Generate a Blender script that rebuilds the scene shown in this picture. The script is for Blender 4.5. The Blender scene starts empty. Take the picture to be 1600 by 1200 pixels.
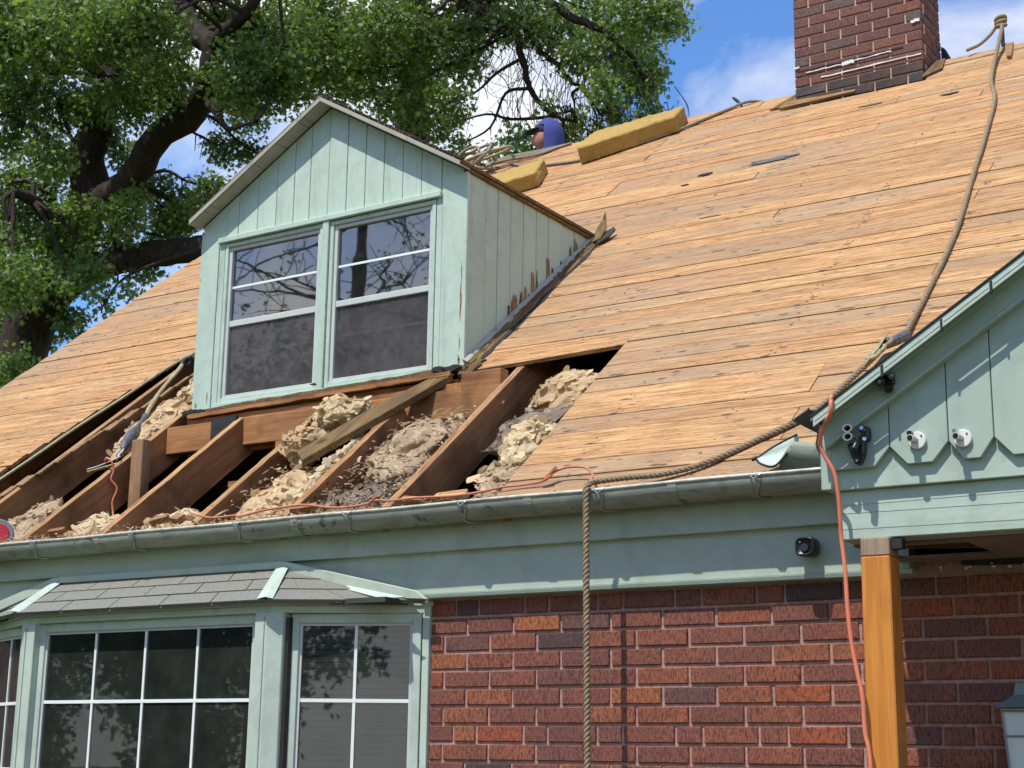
import bpy, math, random
import numpy as np
from mathutils import Vector, Matrix, noise
rnd = random.Random(7)
SC = bpy.context.scene
COL = SC.collection
# ------------------------------------------------------------------ camera
F, YAW, PIT, ROL = 2463.36, 0.571709, 0.233780, 0.0146404
fw = Vector((-math.sin(YAW)*math.cos(PIT), math.cos(YAW)*math.cos(PIT), math.sin(PIT)))
r0 = Vector((math.cos(YAW), math.sin(YAW), 0)); u0 = r0.cross(fw)
rr = r0*math.cos(ROL)+u0*math.sin(ROL); uu = -r0*math.sin(ROL)+u0*math.cos(ROL)
cam = bpy.data.cameras.new('camera'); cam.lens_unit = 'MILLIMETERS'; cam.sensor_width = 36; cam.lens = F/1600*36
cam.clip_start = .1; cam.clip_end = 2000
co = bpy.data.objects.new('camera', cam); COL.objects.link(co)
co.matrix_world = Matrix(((rr.x, uu.x, -fw.x, 3.488), (rr.y, uu.y, -fw.y, -5.122), (rr.z, uu.z, -fw.z, 1.610), (0, 0, 0, 1)))
SC.camera = co
# ------------------------------------------------------------------ world, sun, exposure
LD = Vector((0.14, 1.0, -1.8)).normalized()          # direction the sunlight travels
elev = math.asin(-LD.z); az = math.atan2(-LD.x, -LD.y)  # towards the sun, from +Y clockwise to +X
W = bpy.data.worlds.new('World'); SC.world = W; W.use_nodes = True
nt = W.node_tree; nt.nodes.clear(); N = nt.nodes.new; LK = nt.links.new
sky = N('ShaderNodeTexSky'); sky.sky_type = 'NISHITA'; sky.sun_disc = False
sky.sun_elevation = elev; sky.sun_rotation = az; sky.air_density = 1.0; sky.dust_density = .3; sky.ozone_density = 2.0
tc = N('ShaderNodeTexCoord'); mp = N('ShaderNodeMapping'); mp.inputs['Scale'].default_value = (1, 1, 1.7)
mp.inputs['Location'].default_value = (6.6, 4.4, 5.5)
n1 = N('ShaderNodeTexNoise'); n1.inputs['Scale'].default_value = 2.6; n1.inputs['Detail'].default_value = 9; n1.inputs['Roughness'].default_value = .56
n1.inputs['Distortion'].default_value = .35
rp = N('ShaderNodeValToRGB'); rp.color_ramp.elements[0].position = .41; rp.color_ramp.elements[1].position = .56
bs = N('ShaderNodeBackground'); bs.inputs[1].default_value = .14
bc = N('ShaderNodeBackground'); bc.inputs[0].default_value = (.97, .97, .98, 1); bc.inputs[1].default_value = 1.0
mx = N('ShaderNodeMixShader'); ow = N('ShaderNodeOutputWorld')
LK(tc.outputs['Generated'], mp.inputs[0]); LK(mp.outputs[0], n1.inputs[0]); sx = N('ShaderNodeSeparateXYZ'); LK(tc.outputs['Generated'], sx.inputs[0])
ab = N('ShaderNodeMath'); ab.operation = 'ABSOLUTE'; LK(sx.outputs[2], ab.inputs[0])      # cloud cover thins towards the zenith
ma = N('ShaderNodeMath'); ma.operation = 'MULTIPLY_ADD'; ma.inputs[1].default_value = -.35; ma.inputs[2].default_value = .115; LK(ab.outputs[0], ma.inputs[0])
ad = N('ShaderNodeMath'); ad.operation = 'ADD'; LK(n1.outputs[0], ad.inputs[0]); LK(ma.outputs[0], ad.inputs[1]); LK(ad.outputs[0], rp.inputs[0])
hs = N('ShaderNodeMix'); hs.data_type = 'RGBA'; hs.blend_type = 'MULTIPLY'; hs.inputs[0].default_value = 1; hs.inputs[7].default_value = (.70, 1.0, 1.36, 1)
LK(sky.outputs[0], hs.inputs[6]); LK(hs.outputs[2], bs.inputs[0]); LK(rp.outputs[0], mx.inputs[0]); LK(bs.outputs[0], mx.inputs[1]); LK(bc.outputs[0], mx.inputs[2]); LK(mx.outputs[0], ow.inputs[0])
sl = bpy.data.lights.new('sun', 'SUN'); sl.energy = 4.2; sl.angle = math.radians(.53); sl.color = (1, .955, .88)
so = bpy.data.objects.new('sun', sl); COL.objects.link(so); so.rotation_euler = LD.to_track_quat('-Z', 'Y').to_euler(); so.location = (0, -5, 12)
SC.view_settings.view_transform = 'Standard'; SC.view_settings.look = 'None'; SC.view_settings.gamma = 1
SC.view_settings.use_curve_mapping = False; SC.view_settings.exposure = 0.24
SC.render.engine = 'CYCLES'; SC.cycles.use_denoising = True; SC.cycles.caustics_reflective = False; SC.cycles.max_bounces = 6; SC.cycles.transparent_max_bounces = 12

# ------------------------------------------------------------------ materials
class M:
    def __init__(s, name):
        s.m = bpy.data.materials.new(name); s.m.use_nodes = True; s.nt = s.m.node_tree; s.b = s.nt.nodes['Principled BSDF']
    def n(s, t, **k):
        x = s.nt.nodes.new('ShaderNode'+t)
        for a, v in k.items():
            if hasattr(x, a): setattr(x, a, v)
            else: x.inputs[a.replace('_', ' ')].default_value = v
        return x
    def l(s, a, b): s.nt.links.new(a, b)
    def coord(s, scale=(1, 1, 1), rot=(0, 0, 0), seed=True):
        t = s.n('TexCoord'); m = s.n('Mapping'); m.vector_type = 'POINT'
        m.inputs['Rotation'].default_value = rot; m.inputs['Scale'].default_value = (1, 1, 1)
        sc = s.n('VectorMath', operation='MULTIPLY'); sc.inputs[1].default_value = scale
        s.l(t.outputs['Object'], m.inputs[0]); s.l(m.outputs[0], sc.inputs[0]); o = sc.outputs[0]
        if seed:
            oi = s.n('ObjectInfo'); v = s.n('VectorMath', operation='SCALE'); v.inputs[0].default_value = (37.1, 91.7, 53.3)
            a = s.n('VectorMath', operation='ADD'); s.l(oi.outputs['Random'], v.inputs['Scale']); s.l(o, a.inputs[0]); s.l(v.outputs[0], a.inputs[1]); o = a.outputs[0]
        return o
    def noise(s, vec, scale=5, detail=5, rough=.55, dist=0):
        x = s.n('TexNoise'); x.inputs['Scale'].default_value = scale; x.inputs['Detail'].default_value = detail
        x.inputs['Roughness'].default_value = rough; x.inputs['Distortion'].default_value = dist; s.l(vec, x.inputs['Vector']); return x.outputs[0]
    def ramp(s, fac, stops, interp='LINEAR'):
        x = s.n('ValToRGB'); cr = x.color_ramp; cr.interpolation = interp
        while len(cr.elements) < len(stops): cr.elements.new(.5)
        for e, (p, c) in zip(cr.elements, stops):
            e.position = p; e.color = (*c, 1) if not isinstance(c, (int, float)) else (c, c, c, 1)
        s.l(fac, x.inputs[0]); return x.outputs[0]
    def mix(s, fac, a, b, mode='MIX'):
        x = s.n('Mix'); x.data_type = 'RGBA'; x.blend_type = mode; x.clamp_factor = True
        for sock, v in ((x.inputs[0], fac), (x.inputs[6], a), (x.inputs[7], b)):
            if isinstance(v, (int, float)): sock.default_value = v
            elif isinstance(v, tuple): sock.default_value = (*v, 1)
            else: s.l(v, sock)
        return x.outputs[2]
    def math(s, op, a, b=0.):
        x = s.n('Math', operation=op)
        for i, v in enumerate((a, b)):
            if isinstance(v, (int, float)): x.inputs[i].default_value = v
            else: s.l(v, x.inputs[i])
        return x.outputs[0]
    def rand(s): return s.n('ObjectInfo').outputs['Random']
    def col(s, c):
        if isinstance(c, tuple): s.b.inputs['Base Color'].default_value = (*c, 1)
        else: s.l(c, s.b.inputs['Base Color'])
        return s
    def bump(s, h, st=.3, d=.01):
        x = s.n('Bump'); x.inputs['Strength'].default_value = st; x.inputs['Distance'].default_value = d; s.l(h, x.inputs['Height']); s.l(x.outputs[0], s.b.inputs['Normal']); return s
    def rg(s, r, metal=0., spec=.4):
        s.b.inputs['Roughness'].default_value = r; s.b.inputs['Metallic'].default_value = metal; s.b.inputs['Specular IOR Level'].default_value = spec; return s
PIA = 0.675310
def deck_wood(name, tone=1.0, rot=(-PIA, 0, 0), ax=0, stains=True, sat=1.0):
    """Old softwood sheathing; the grain runs along axis ax."""
    m = M(name); g = [20., 20., 20.]; g[ax] = 1.0; f = [110., 110., 110.]; f[ax] = 5.
    c = m.coord(tuple(g), rot); gr = m.noise(c, 1.6, 7, .6, 1.2)
    cf = m.coord(tuple(f), rot); fi = m.noise(cf, 1, 4, .6, .4)
    t = lambda *v: tuple(min(1, x*tone) for x in v)
    base = m.ramp(gr, [(.22, t(.29, .155, .065)), (.38, t(.51, .305, .135)), (.58, t(.66, .42, .205)), (.80, t(.80, .575, .31))])
    base = m.mix(m.ramp(fi, [(.34, 0.), (.56, 1.)]), m.mix(1., base, (.52, .42, .36), 'MULTIPLY'), base)
    hf = [190., 190., 190.]; hf[ax] = 22.; fh = m.noise(m.coord(tuple(hf), rot), 1, 5, .7, .8); base = m.mix(m.ramp(fh, [(.34, .75), (.47, 0.)]), base, m.mix(1., base, (.45, .36, .32), 'MULTIPLY'))
    r = m.rand(); tint = m.ramp(r, [(0., (.84, .70, .60)), (.2, (1, .94, .86)), (.4, (.92, .80, .72)), (.6, (1, 1, .92)), (.8, (.78, .70, .66)), (1., (1., .90, .80))], 'LINEAR')
    base = m.mix(.85, base, tint, 'MULTIPLY')
    if stains:
        w = [2.2, 2.2, 2.2]; w[ax] = .55
        cs = m.coord(tuple(w), rot, False); s1 = m.noise(cs, 1.0, 6, .62, .8)
        base = m.mix(m.ramp(s1, [(.47, 0.), (.64, .62)]), base, (.30, .225, .15))
        s2 = m.noise(m.coord(tuple(v*2.1 for v in w), rot, False), 1.3, 7, .7, 1.0)
        base = m.mix(m.ramp(s2, [(.54, 0.), (.70, .6)]), base, (.42, .20, .09))
        v = m.n('TexVoronoi'); v.inputs['Scale'].default_value = 1; vv = [17., 17., 17.]; vv[ax] = 6.; m.l(m.coord(tuple(vv), rot, False), v.inputs['Vector'])
        gate = m.noise(m.coord((2.3, 2.3, 2.3), rot, False), 1, 3)
        spk = m.math('MULTIPLY', m.ramp(v.outputs['Distance'], [(.10, 1.), (.17, 0.)]), m.ramp(gate, [(.40, 0.), (.50, .9)]))
        base = m.mix(spk, base, (.07, .05, .045))
        tcx = m.n('TexCoord'); sx_ = m.n('SeparateXYZ'); m.l(tcx.outputs['Object'], sx_.inputs[0]); ps = m.n('ObjectInfo'); lx = m.n('SeparateXYZ'); m.l(ps.outputs['Location'], lx.inputs[0])
        wx = m.math('ADD', sx_.outputs[0], lx.outputs[0]); fq = m.math('ABSOLUTE', m.math('SUBTRACT', m.math('FRACT', m.math('DIVIDE', m.math('ADD', wx, 40.36), .548)), .5))
        v3 = m.n('TexVoronoi'); v3.inputs['Scale'].default_value = 1; m.l(m.coord((30, 30, 30), rot, False), v3.inputs['Vector'])      # nail heads along each rafter
        nl = m.math('MULTIPLY', m.ramp(fq, [(.03, 1.), (.045, 0.)]), m.ramp(v3.outputs['Distance'], [(.16, .9), (.26, 0.)])); base = m.mix(nl, base, (.06, .045, .04))
        v2 = m.n('TexVoronoi'); v2.inputs['Scale'].default_value = 1; vv = [60., 60., 60.]; vv[ax] = 14.; m.l(m.coord(tuple(vv), rot, False), v2.inputs['Vector'])
        g2 = m.noise(m.coord((5, 9, 9), rot, False), 1, 4)
        sp2 = m.math('MULTIPLY', m.ramp(v2.outputs['Distance'], [(.12, 1.), (.26, 0.)]), m.ramp(g2, [(.44, 0.), (.56, .85)]))
        base = m.mix(sp2, base, (.13, .085, .06))
    m.col(base).rg(.75, 0, .25); m.bump(m.math('ADD', gr, m.math('MULTIPLY', fi, 1.2)), .8, .006); return m.m
def old_beam(name, c1=(.17, .075, .032), c2=(.33, .165, .075), rot=(-PIA, 0, 0), ax=1):
    m = M(name); g = [22., 22., 22.]; g[ax] = 1.1
    gr = m.noise(m.coord(tuple(g), rot), 1.2, 7, .62, 1.4); bl = m.noise(m.coord((3, 3, 3)), 1, 4, .6, .5)
    base = m.ramp(gr, [(.3, c1), (.68, c2)]); base = m.mix(m.ramp(bl, [(.42, 0.), (.7, .75)]), base, (.085, .042, .024))
    v = m.n('TexVoronoi'); v.inputs['Scale'].default_value = 3.2; m.l(m.coord((1, 1, 1)), v.inputs['Vector'])
    base = m.mix(m.ramp(v.outputs['Distance'], [(.05, .8), (.12, 0.)]), base, (.06, .025, .012))
    m.col(base).rg(.8, 0, .2).bump(gr, .5, .004); return m.m
def paint(name, c, peel=.0, dirt=.25, grain_ax=2, rough=.6):
    m = M(name); g = [60., 60., 60.]; g[grain_ax] = 2.5
    gr = m.noise(m.coord(tuple(g)), 1, 5, .6, .3); lo = m.noise(m.coord((3, 3, 3)), 1, 5, .6)
    base = m.mix(m.ramp(lo, [(.3, 0.), (.75, .55)]), c, tuple(x*(.82 if i else .78) for i, x in enumerate(c)))
    st = [9., 9., 9.]; st[grain_ax] = 1.2
    d = m.noise(m.coord(tuple(st)), 1, 6, .7, .6); base = m.mix(m.ramp(d, [(.55, 0.), (.78, dirt)]), base, (.12, .11, .085))
    gm = m.noise(m.coord((5, 5, 5), seed=False), 1, 7, .72, .5); base = m.mix(m.ramp(gm, [(.46, 0.), (.72, .38)]), base, (.20, .21, .16))
    ch = m.noise(m.coord((38, 38, 22)), 1, 5, .7, .4); base = m.mix(m.ramp(ch, [(.70, 0.), (.725, .7)]), base, (.17, .14, .10))
    pn = m.noise(m.coord((14, 14, 14)), 1, 8, .72, .8)
    if peel > 0:
        mk = m.ramp(pn, [(.735-peel*.12, 0.), (.75-peel*.12, 1.)])
        base = m.mix(mk, base, (.34, .25, .16)); h = m.math('SUBTRACT', gr, m.math('MULTIPLY', mk, 1.2))
    else: h = gr
    wv = m.noise(m.coord((5, 5, 5)), 1, 3); h = m.math('ADD', m.math('MULTIPLY', h, .5), m.math('MULTIPLY', wv, 1.5))
    m.col(base).rg(rough, 0, .35).bump(h, .35, .004); return m.m
def plain(name, c, rough=.5, metal=0., var=.25, bump=0., scale=12):
    m = M(name); nz = m.noise(m.coord((1, 1, 1)), scale, 5, .6)
    m.col(m.mix(m.ramp(nz, [(.35, 0.), (.7, 1.)]), c, tuple(x*(1-var) for x in c))).rg(rough, metal)
    if bump: m.bump(nz, .6, bump)
    return m.m
def brick_mat(name, stops, grime=.0):
    m = M(name); base = m.mix(1., m.ramp(m.rand(), stops, 'LINEAR'), (.98, .95, .90), 'MULTIPLY')
    # combed face: fine upright grooves and pits
    w = m.noise(m.coord((210, 60, 48)), 1, 3, .65, .3); p = m.noise(m.coord((70, 70, 70)), 1, 4, .7); lo = m.noise(m.coord((6, 6, 6)), 1, 4)
    base = m.mix(m.ramp(w, [(.40, .75), (.52, 0.)]), base, (.055, .026, .022))
    base = m.mix(m.ramp(lo, [(.4, 0.), (.7, .4)]), base, (.14, .065, .055))
    base = m.mix(m.ramp(p, [(.62, 0.), (.75, .35)]), base, (.30, .20, .16))
    sp = m.noise(m.coord((16, 16, 16), seed=False), 1, 6, .75); base = m.mix(m.ramp(sp, [(.745, 0.), (.765, .8)]), base, (.62, .58, .52))
    if grime: base = m.mix(m.ramp(m.noise(m.coord((9, 9, 9), seed=False), 1, 6, .7), [(.38, grime), (.66, 0.)]), base, (.05, .05, .05))
    m.col(base).rg(.85, 0, .2).bump(m.math('ADD', w, m.math('MULTIPLY', p, .5)), .9, .006); return m.m
MT = {}
MT['deck'] = deck_wood('deck_boards')
MT['deckold'] = deck_wood('eave_board_wood', .62)
MT['rafter'] = old_beam('rafter_wood', (.25, .105, .042), (.47, .225, .095))
MT['raftertop'] = deck_wood('sunlit_rafter_edge', .8, ax=1, stains=True)  # paler wood: sunlight on the rafter tops put into the colour
MT['header'] = old_beam('header_wood', (.27, .11, .042), (.50, .245, .10), (0, 0, 0), 0)
MT['stud'] = old_beam('stud_wood', (.22, .12, .06), (.42, .25, .14), (0, 0, 0), 2)
MT['rotten'] = old_beam('rotten_wood', (.07, .045, .022), (.26, .17, .07))
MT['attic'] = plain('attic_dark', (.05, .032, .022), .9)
MT['mint'] = paint('mint_paint', (.50, .615, .515), .75, .4)
MT['mintv'] = paint('mint_paint_smooth', (.51, .62, .52), .45, .3)
MT['side'] = paint('grey_paint_side', (.46, .575, .475), .35, .4)
MT['sage'] = paint('sage_paint', (.44, .50, .41), .08, .25, 0)
MT['sagev'] = paint('sage_paint_upright', (.38, .475, .395), .3, .25, 2)
MT['sagel'] = paint('sage_paint_pale', (.44, .54, .45), .2, .25, 0)
MT['bayp'] = paint('bay_paint', (.50, .59, .50), .15, .25)
MT['pale'] = paint('weathered_soffit_paint', (.42, .40, .33), .6, .8, 1)
MT['vinyl'] = plain('storm_frame', (.55, .58, .55), .45, 0, .1)
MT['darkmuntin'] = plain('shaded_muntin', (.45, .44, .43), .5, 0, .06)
MT['muntin'] = plain('muntin_white', (.80, .84, .80), .4, 0, .06)
MT['gutter'] = paint('gutter_paint', (.22, .255, .20), .9, .9, 0, .5)
m = M('weathered_gutter'); a = m.noise(m.coord((4, 14, 14)), 1, 7, .7, 1.2); b_ = m.noise(m.coord((11, 11, 11)), 1, 6, .72, .6); c_ = m.noise(m.coord((1, 1, 1)), 60, 4)
bc_ = m.mix(m.ramp(a, [(.40, 0.), (.62, .8)]), (.33, .35, .28), (.20, .21, .165)); bc_ = m.mix(m.ramp(b_, [(.60, 0.), (.63, .85)]), bc_, (.09, .09, .075)); bc_ = m.mix(m.ramp(b_, [(.30, .8), (.34, 0.)]), bc_, (.36, .35, .29))
m.col(bc_).rg(.72, .0, .25).bump(m.math('ADD', b_, c_), .4, .002); MT['gutter'] = m.m
MT['gutlip'] = plain('gutter_lip', (.66, .64, .54), .5, .2, .5, .0, 25)
MT['galv'] = plain('galvanised', (.45, .48, .46), .35, .7, .4, .001, 20)
MT['darkmetal'] = plain('dark_metal', (.05, .045, .04), .5, .5, .5)
MT['shingle'] = plain('shingle', (.25, .245, .205), .95, 0, .45, .003, 140)
MT['tar'] = plain('tar_paper', (.035, .033, .033), .85, 0, .4, .003, 30)
MT['greytar'] = plain('grey_felt', (.13, .13, .13), .9, 0, .3, .002, 40)
MT['flash'] = paint('flashing_grey', (.30, .305, .24), 1.5, .9, 1, .95)
MT['mortar'] = plain('mortar', (.47, .275, .225), .95, 0, .4, .004, 40)
MT['mortarc'] = plain('chimney_mortar', (.60, .42, .31), .95, 0, .35, .004, 40)
S1 = [(0, (.21, .09, .072)), (.13, (.30, .11, .075)), (.25, (.22, .09, .075)), (.36, (.36, .125, .072)), (.47, (.26, .10, .078)), (.56, (.43, .15, .07)), (.64, (.29, .105, .078)), (.72, (.17, .09, .085)), (.80, (.34, .115, .07)), (.87, (.085, .07, .07)), (.91, (.10, .08, .078)), (.95, (.42, .115, .055)), (1., (.24, .10, .085))]
MT['brick'] = brick_mat('combed_brick', S1)
S2 = [(0, (.22, .105, .09)), (.25, (.25, .115, .095)), (.5, (.185, .095, .085)), (.75, (.23, .11, .10)), (.93, (.15, .14, .14)), (.96, (.27, .12, .09))]
MT['brickc'] = brick_mat('chimney_brick', S2)
MT['bricks'] = brick_mat('sooty_chimney_brick', [(0, (.16, .10, .085)), (.4, (.12, .085, .075)), (.7, (.20, .10, .08)), (.9, (.16, .15, .14))], .9)
MT['caulk'] = plain('white_caulk', (.78, .78, .74), .6, 0, .15)
m = M('dented_foam'); a = m.noise(m.coord((1, 1, 1)), 9, 7, .7); b_ = m.noise(m.coord((1, 1, 1)), 120, 4, .7)
bc_ = m.mix(m.ramp(a, [(.35, 0.), (.7, .6)]), (.46, .31, .10), (.30, .20, .075)); bc_ = m.mix(m.ramp(b_, [(.32, .6), (.42, 0.)]), bc_, (.18, .12, .05)); m.col(bc_).rg(.95, 0, .1).bump(m.math('ADD', a, b_), .8, .004); MT['foam_unused'] = m.m
MT['foam'] = m.m
MT['black'] = plain('black_plastic', (.012, .012, .013), .35, 0, .2)
MT['lens'] = plain('lens_glass', (.02, .02, .03), .08, 0, 0)
MT['greyp'] = plain('grey_plastic', (.22, .23, .24), .4, 0, .1)
MT['chrome'] = plain('bright_socket', (.6, .6, .6), .25, .9, .3)
MT['porcelain'] = plain('white_porcelain', (.74, .73, .70), .4, 0, .1)
MT['orange'] = plain('orange_cord', (.75, .22, .12), .5, 0, .15)
MT['twine'] = plain('thin_orange_wire', (.58, .20, .12), .6, 0, .2)
MT['cable'] = plain('yellowed_cable', (.42, .37, .20), .6, 0, .4, .001, 40)
MT['graytape'] = plain('grey_tape', (.16, .17, .18), .5, .2, .6, .002, 60)
MT['red'] = plain('red_plastic', (.50, .03, .05), .35)
MT['porchceil'] = plain('porch_ceiling_board', (.24, .20, .17), .85, 0, .3, .002, 6)
MT['lampglass'] = plain('frosted_glass', (.62, .68, .62), .3, 0, .1)
MT['lampgrey'] = plain('lantern_grey', (.22, .25, .25), .5, .3, .2)
MT['curtain'] = plain('curtain_cloth', (.36, .32, .305), .9, 0, .3, 0, 3)
MT['curtain2'] = plain('drape_cloth', (.42, .40, .28), .9, 0, .5, 0, 4)
MT['blind'] = plain('blind_slat', (.10, .10, .10), .7)
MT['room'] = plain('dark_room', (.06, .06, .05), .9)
MT['hood'] = plain('blue_hood', (.055, .075, .26), .9, 0, .3, .002, 90)
MT['cap'] = plain('navy_cap', (.02, .022, .04), .8)
MT['skin'] = plain('skin', (.42, .20, .13), .55, 0, .12)
MT['jeans'] = plain('jeans', (.05, .07, .12), .9)
MT['boot'] = plain('boot_leather', (.12, .07, .04), .7)
m = M('stained_post'); gr = m.noise(m.coord((34, 34, 1.6)), 1, 7, .65, 1.6)
b_ = m.ramp(gr, [(.3, (.42, .135, .022)), (.6, (.60, .235, .04)), (.8, (.66, .29, .06))])
ck = m.noise(m.coord((60, 60, 3)), 1, 5, .7, .8); b_ = m.mix(m.ramp(ck, [(.30, .7), (.37, 0.)]), b_, (.16, .05, .012)); b_ = m.mix(m.ramp(m.noise(m.coord((5, 5, 4)), 1, 5, .7), [(.5, 0.), (.75, .5)]), b_, (.30, .12, .03))
m.col(b_).rg(.45, 0, .4).bump(gr, .2, .002); MT['post'] = m.m
MT['postcap'] = old_beam('bare_post_top', (.26, .15, .09), (.42, .33, .24), (0, 0, 0), 2)
def rope_mat(name, c):
    m = M(name); a = m.noise(m.coord((1, 1, 1)), 160, 4, .7); b2 = m.noise(m.coord((1, 1, 1)), 9, 3)
    base = m.ramp(a, [(.35, tuple(x*.55 for x in c)), (.65, c)]); base = m.mix(m.ramp(b2, [(.4, 0.), (.75, .6)]), base, tuple(x*.6 for x in c))
    m.col(base).rg(.95, 0, .1).bump(a, .8, .003); return m.m
MT['rope'] = rope_mat('manila_rope', (.40, .30, .19))
MT['rope2'] = rope_mat('grey_rope', (.36, .32, .26))
def insul_mat(name, c, d, amt):
    m = M(name); a = m.noise(m.coord((1, 1, 1)), 7, 8, .7, .8); b2 = m.noise(m.coord((1, 1, 1)), 110, 5, .7, .6); c3 = m.noise(m.coord((1, 1, 1)), 34, 6, .7, 1.5)
    base = m.mix(m.ramp(b2, [(.35, 0.), (.65, 1.)]), tuple(x*.80 for x in c), c)
    base = m.mix(m.ramp(a, [(.46-amt, .8), (.62, 0.)]), base, d)
    base = m.mix(m.ramp(c3, [(.34, .5), (.45, 0.)]), base, tuple(x*.7 for x in d))
    gi = m.n('NewGeometry'); base = m.mix(m.ramp(gi.outputs['Random Per Island'], [(0., .0), (.4, .0), (.8, .25), (1., .6)]), base, tuple(min(1, x*1.12) for x in c))
    m.col(base).rg(1, 0, .0).bump(m.math('ADD', m.math('MULTIPLY', c3, .3), b2), .8, .004)
    tr = m.n('BsdfTranslucent'); ms = m.n('MixShader'); ms.inputs[0].default_value = .3; m.l(base, tr.inputs[0]); m.l(m.b.outputs[0], ms.inputs[1]); m.l(tr.outputs[0], ms.inputs[2]); m.l(ms.outputs[0], m.nt.nodes['Material Output'].inputs[0]); return m.m
MT['wool'] = insul_mat('yellow_glass_wool', (.90, .76, .50), (.62, .46, .27), .0)
MT['dirtywool'] = insul_mat('dirty_glass_wool', (.74, .57, .38), (.38, .27, .165), .0)
MT['paper'] = insul_mat('kraft_paper', (.84, .65, .40), (.55, .37, .20), .04)
MT['greywool'] = insul_mat('grey_dusty_wool', (.46, .37, .28), (.22, .17, .125), .0)
def bark():
    m = M('bark'); a = m.noise(m.coord((14, 14, 3)), 1, 7, .7, 1.5)
    m.col(m.ramp(a, [(.3, (.022, .017, .014)), (.7, (.085, .066, .052))])).rg(.95, 0, .1).bump(a, 1., .03); return m.m
MT['bark'] = bark()
def leafmat(name, c1, c2, c3):
    m = M(name); g = m.n('NewGeometry'); a = m.noise(m.coord((1, 1, 1), seed=False), 1.1, 3)
    rc = m.ramp(g.outputs['Random Per Island'], [(0, c1), (.5, c2), (1, c3)]); base = m.mix(m.ramp(a, [(.35, 0.), (.65, .5)]), rc, c2)
    m.col(base).rg(.5, 0, .35); nt2 = m.nt; tr = nt2.nodes.new('ShaderNodeBsdfTranslucent'); ms = nt2.nodes.new('ShaderNodeMixShader'); ms.inputs[0].default_value = .38
    cc = m.mix(1., base, (1.5, 1.5, .6), 'MULTIPLY'); nt2.links.new(cc, tr.inputs[0]); nt2.links.new(m.b.outputs[0], ms.inputs[1]); nt2.links.new(tr.outputs[0], ms.inputs[2])
    nt2.links.new(ms.outputs[0], nt2.nodes['Material Output'].inputs[0]); return m.m
MT['leaf'] = leafmat('oak_leaf', (.052, .105, .026), (.13, .21, .055), (.29, .37, .12))
MT['leafd'] = leafmat('dark_leaf', (.035, .075, .025), (.06, .12, .04), (.09, .16, .06))
def glass(name, refl, dark, veil=.05, wav=.02, dc=(.32, .33, .31)):
    m = M(name); nt2 = m.nt; nt2.nodes.remove(m.b)
    g = m.n('BsdfGlossy'); g.inputs['Roughness'].default_value = .015; t = m.n('BsdfTransparent'); t.inputs[0].default_value = (dark, dark, dark, 1)
    fr = m.n('Fresnel'); fr.inputs[0].default_value = 1.5; k = m.math('MULTIPLY', fr.outputs[0], refl)
    w = m.noise(m.coord((1, 1, 1)), 3, 2); bp_ = m.n('Bump'); bp_.inputs['Strength'].default_value = wav; bp_.inputs['Distance'].default_value = .02
    m.l(w, bp_.inputs['Height']); m.l(bp_.outputs[0], g.inputs['Normal'])
    d = m.n('BsdfDiffuse'); d.inputs[0].default_value = (*dc, 1); dn = m.noise(m.coord((1, 1, 1)), 9, 6, .7)  # dusty diffuse veil, put in to lighten the dark panes like haze
    y = m.n('MixShader'); m.l(m.ramp(dn, [(.3, veil*.6), (.7, veil*1.5)]), y.inputs[0]); m.l(t.outputs[0], y.inputs[1]); m.l(d.outputs[0], y.inputs[2])
    x = m.n('MixShader'); m.l(k, x.inputs[0]); m.l(y.outputs[0], x.inputs[1]); m.l(g.outputs[0], x.inputs[2]); m.l(x.outputs[0], nt2.nodes['Material Output'].inputs[0]); return m.m
MT['glass'] = glass('window_glass', 5.8, .8)
MT['screen'] = glass('screened_glass', .2, .7, .30, .02, (.17, .16, .16))
MT['bayglass'] = glass('bay_glass', 1.5, .85, .07, .015, (.30, .34, .27))
mg = M('lawn'); a = mg.noise(mg.coord((1, 1, 1), seed=False), .6, 8, .7); mg.col(mg.ramp(a, [(.3, (.05, .085, .025)), (.7, (.11, .14, .05))])).rg(1, 0, .1).bump(mg.noise(mg.coord((1, 1, 1), seed=False), 40, 4), 1., .03)
MT['lawn'] = mg.m
MT['concrete'] = plain('brick_paving', (.13, .09, .07), .95, 0, .25, .003, 15)

# ------------------------------------------------------------------ mesh helpers (all shapes are given in world metres)
ROOT = {}
def loc_of(o):
    return ROOT.get(o.name, Vector((0, 0, 0))) if o is not None else Vector((0, 0, 0))
def thing(name, label, cat, loc=(0, 0, 0), group=None):
    o = bpy.data.objects.new(name, None); o.empty_display_size = .1; COL.objects.link(o); o.location = loc
    o['label'] = label; o['category'] = cat
    if group: o['group'] = group
    ROOT[o.name] = Vector(loc); return o
def raw(name, vs, fs, mat, parent=None, base=None, smooth=False, bevel=0, label=None):
    """link ONE mesh object; vertices in world coordinates, origin at the parent's origin or at base"""
    org = loc_of(parent); b = Vector(base) if base is not None else org
    me = bpy.data.meshes.new(name)
    me.from_pydata([(v[0]-b.x, v[1]-b.y, v[2]-b.z) for v in vs], [], fs)
    me.materials.append(MT[mat] if isinstance(mat, str) else mat)
    if smooth: me.polygons.foreach_set('use_smooth', [True]*len(me.polygons))
    me.validate(); me.update()
    o = bpy.data.objects.new(name, me); COL.objects.link(o)
    if parent is not None:
        o.parent = parent; o.location = b-org; ROOT[o.name] = b
    else: o.location = b; ROOT[o.name] = b
    if bevel:
        bv = o.modifiers.new('bevel', 'BEVEL'); bv.width = bevel; bv.segments = 1; bv.limit_method = 'ANGLE'
    if label: o['label'] = label
    return o
def tag(o, label, cat, group=None):
    o['label'] = label; o['category'] = cat
    if group: o['group'] = group
    return o
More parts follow.
